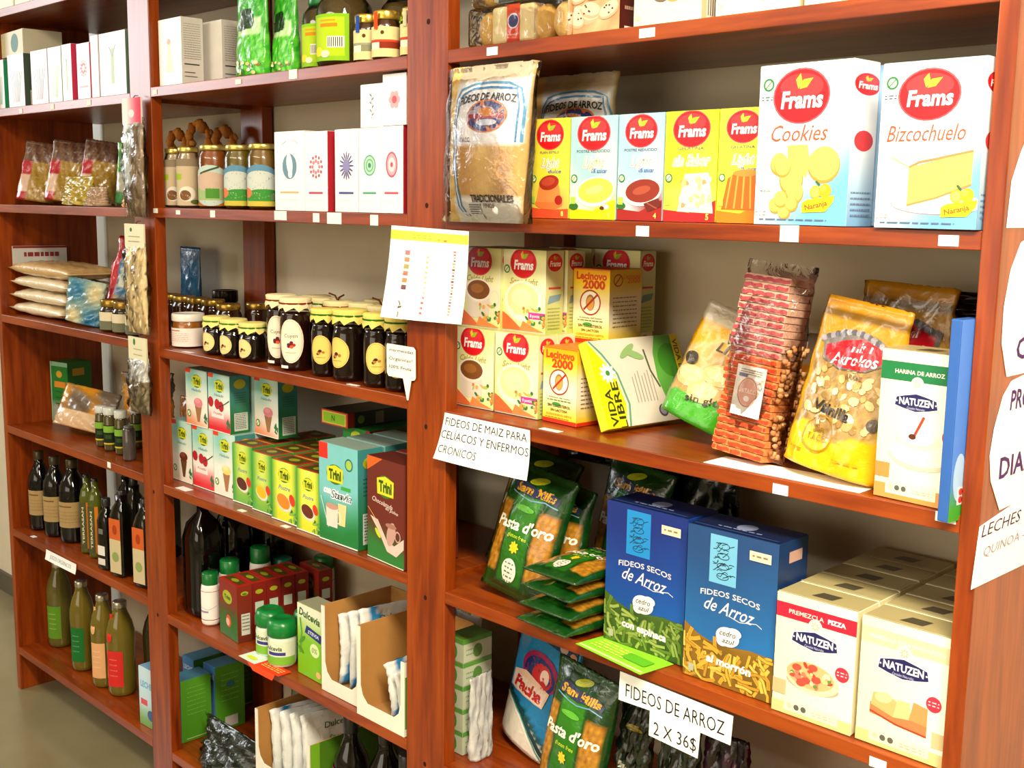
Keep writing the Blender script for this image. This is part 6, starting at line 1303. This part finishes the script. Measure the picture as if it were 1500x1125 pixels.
# ================================================================== SIGNS
def sheet_print(p, H):
    p.paint(lambda x, y: mixc('c4e048', 'dcf058', math.sin(x*3)), 8, 2, .0, .855*H, 1, .955*H)
    p.lines_of_text(.3, .55, .91*H, 2, .03*H, .012*H, 'a8c840'); p.rect(.62, .87*H, .66, .89*H, 'e8b840'); p.rect(.7, .865*H, .74, .885*H, 'e88c38')
    for i in range(11): p.rect(.06, (.77-.07*i)*H, .95, (.772-.07*i)*H, 'f0f0d8')
    for i, c in enumerate(('d86c74', 'e08858', 'b8a038', 'e87060', 'e08c48', '6c2c30')):
        for k in range(3): p.rect(.22, (.70-.075*i+.016*k)*H, .285, (.712-.075*i+.016*k)*H, c)
    q = random.Random(4)
    for i in range(12): p.rect(.50+.02*q.random(), (.68-.055*i)*H, .535, (.70-.055*i)*H, 'c8c890' if i < 8 else 'e0706c')
    for i in range(22): p.rect(.83+.015*q.random(), (.76-.032*i)*H, .865, (.775-.032*i)*H, q.choice(['c87c80', '7c5c90', 'a0b080', 'e0a0a8', '8c3c44']))
    p.line([(.22, .2*H), (.25, .16*H), (.22, .12*H), (.27, .14*H)], .01, '4c4c2c'); p.line([(.24, .08*H), (.24, .02*H)], .01, '5c5c3c')
def relp(pts, x, z): return [(a-x, b-z) for a, b in pts]
X0, Z0 = -1.12, 1.375
paper('white price sheet with a green heading taped on the middle post', (X0, -.0045, Z0), relp([(-1.222, 1.222), (-1.017, 1.226), (-1.0165, 1.372), (-1.208, 1.377)], X0, Z0), sheet_print, H=.78, curl=.014, name='price_sheet')
X0, Z0 = -1.18, 1.176
t = thing('shelf_talker', 'white spade shaped plastic marker with handwriting beside the middle post', 'sign', (X0, -.004, Z0))
g = G(); o = [(-.040, 0), (.030, -.0005), (.035, -.005), (.0355, -.052), (.033, -.056), (.024, -.058), (.0165, -.092), (.0135, -.092), (.003, -.056), (-.036, -.056), (-.0405, -.050), (-.0415, -.006)]
n = len(o); g.add([(a, 0, b) for a, b in o]+[(a, -.0012, b) for a, b in o], [tuple(range(n-1, -1, -1)), tuple(range(n, 2*n))]+[(i, i+n, (i+1) % n+n, (i+1) % n) for i in range(n)], 'fbfaf0'); g.out('plastic_marker', M_PLAST, t)
p = P(lambda u, v, o: (-.040+.074*u, -.0013-o, -.056+.074*v), .75); p.txt('mermeladas', .52, .63, .07, '3c4438', .0, .1, w=.86); p.txt('Orgánicas!', .5, .43, .075, '4c5448', .0, .1, w=.84); p.txt('100% Fruta', .48, .24, .075, '3c4438', .0, .1, w=.8); p.out('lettering', t, M_PLAST)
X0, Z0 = -1.0, 1.076
def maiz(p, H):
    p.txt('FIDEOS DE MAIZ PARA', .5, .83*H, .062, '14141c', -.004, w=.94); p.txt('CELÍACOS Y ENFERMOS', .5, .55*H, .062, '14141c', -.004, w=.98); p.txt('CRÓNICOS', .24, .24*H, .06, '34343c', -.006, w=.44)
paper('white paper sign about maize noodles hanging from the third shelf', (X0, -.003, Z0), relp([(-1.087, .998), (-.8705, .999), (-.877, 1.075), (-1.072, 1.0755)], X0, Z0), maiz, H=.36, curl=.012)
X0, Z0 = -.60, .748
t = thing('paper_sign', 'white stepped paper sign with rice noodle offer hanging below the fourth shelf', 'sign', (X0, -.003, Z0))
o = [(-.085, 0), (.111, -.003), (.1085, -.045), (.059, -.044), (.0565, -.083), (-.029, -.079), (-.0285, -.0415), (-.0865, -.044)]; n = len(o)
G().add([(a, 0, b) for a, b in o]+[(a, -.0006, b) for a, b in o], [(0, 7, 6, 1), (1, 6, 3, 2), (6, 5, 4, 3), (8, 9, 14, 15), (9, 10, 11, 14), (14, 11, 12, 13)]+[(i, i+n, (i+1) % n+n, (i+1) % n) for i in range(n)], 'fbfaf4').out('sheet', M_PAPER, t)
p = P(lambda u, v, o: (-.085+.195*u, -.0007-o, -.083+.195*v), .42); p.txt('FIDEOS DE ARROZ', .5, .30, .105, '14141c', -.006, w=.88); p.txt('2 X 36$', .52, .095, .1, '14141c', -.006, w=.38); p.out('lettering', t, M_PAPER)
X0, Z0 = -2.60, .476
paper('small narrow white sign hanging below the fifth shelf of the left bay', (X0, -.003, Z0), relp([(-2.693, .448), (-2.507, .450), (-2.505, .477), (-2.689, .476)], X0, Z0), lambda p, H: p.txt('JUGOS ORGÁNICOS', .5, .5*H, .06, '9ca0a8', .0, .1, w=.7), H=.15, curl=.003)
# signs on the outer face of the right end panel (sheets lie in the plane x = const, local x runs along depth)
def side_sign(label, loc, outline, fn, curl=.006):
    t = thing('paper_sign', label, 'sign', loc, 90, 'white signs on the right end panel'); n = len(outline)
    cx = sum(a for a, b in outline)/n
    def yy(a, b): return -.0012-curl*clamp01(-a/.05+.6)**2*.5-curl*.3*clamp01(-b/.1)
    G().add([(a, 0, b) for a, b in outline]+[(a, -.0006, b) for a, b in outline], [tuple(range(n-1, -1, -1)), tuple(range(n, 2*n))]+[(i, i+n, (i+1) % n+n, (i+1) % n) for i in range(n)], 'fbfaf6').out('sheet', M_PAPER, t)
    p = P(lambda u, v, o: (u, -.0007-o, v), 1); fn(p); p.out('lettering', t, M_PAPER)
    return t
XS = -.1835
side_sign('lowest white sign on the right end panel, with small plant milk lettering', (XS, 0, 1.0), [(-.010, .0), (.30, -.005), (.30, .085), (.10, .082), (.05, .076), (.0, .070), (-.004, .04)], lambda p: (p.txt('LECHES VEGETALES', .145, .0635, .014, '4c2c5c', .0, .2, w=.28), p.txt('QUINOA - ALMENDRA', .140, .038, .011, '9c88a0', -.004, .2, w=.25)))
side_sign('lower round cornered white sign on the right end panel, for diabetics', (XS-.0, 0, 1.088), [(.05, -.008), (.35, .0), (.35, .145), (.10, .145), (.055, .140), (.035, .125), (.018, .09), (.012, .06), (.02, .03)], lambda p: (p.txt('PRODUCTOS PARA', .185, .118, .022, '4c2468', .02, .1, w=.26), p.txt('DIABÉTICOS', .155, .042, .024, '4c2468', .02, 0, w=.23)))
side_sign('middle round cornered white sign on the right end panel, for coeliacs', (XS, 0, 1.242), [(.04, -.008), (.35, -.008), (.35, .150), (.09, .150), (.05, .140), (.028, .11), (.018, .07), (.02, .03)], lambda p: (p.txt('PRODUCTOS PARA', .19, .120, .022, '4c2468', .02, .1, w=.25), p.txt('CELÍACOS', .165, .022, .024, '4c2468', .02, 0, w=.21)))
side_sign('upper white sign with a cut corner on the right end panel', (XS, 0, 1.398), [(.008, .0), (.35, .0), (.35, .14), (.09, .14), (.06, .12), (.03, .08), (.012, .05)], lambda p: p.rect(.2, .066, .3, .070, '4c2468'))
side_sign('topmost round edged white sign on the right end panel', (XS, 0, 1.56), [(.07, .0), (.35, .0), (.35, .17), (.08, .17), (.05, .14), (.035, .09), (.045, .04)], lambda p: p.rect(.2, .066, .3, .070, '4c2468'))

# ------------------------------------------------------------------ settle every thing clear of the board it stands on
bpy.context.view_layer.update()
BT = [{k[0]: v for k, v in TOP.items() if k[1] == str(b+1)} for b in range(3)]
def settle(o):
    vs_ = [c.matrix_world @ v.co for c in o.children for v in c.data.vertices] if o.type == 'EMPTY' else []
    if not vs_: return
    zm = min(v.z for v in vs_); x = sum(v.x for v in vs_)/len(vs_); ymax = max(v.y for v in vs_)
    if ymax > .304: o.location.y -= ymax-.304
    b = 0 if x < -2.08 else (1 if x < -1.12 else 2)
    for z in BT[b].values():
        if z-.035 < zm < z+.0001: o.location.z += z+.0003-zm; return
for o in [k for k in C.objects if k.parent is None and k.get('category') and k.get('category') not in ('sign', 'shelving', 'packet', 'leaflet', 'booklet', 'noodles', 'paper')]: settle(o)
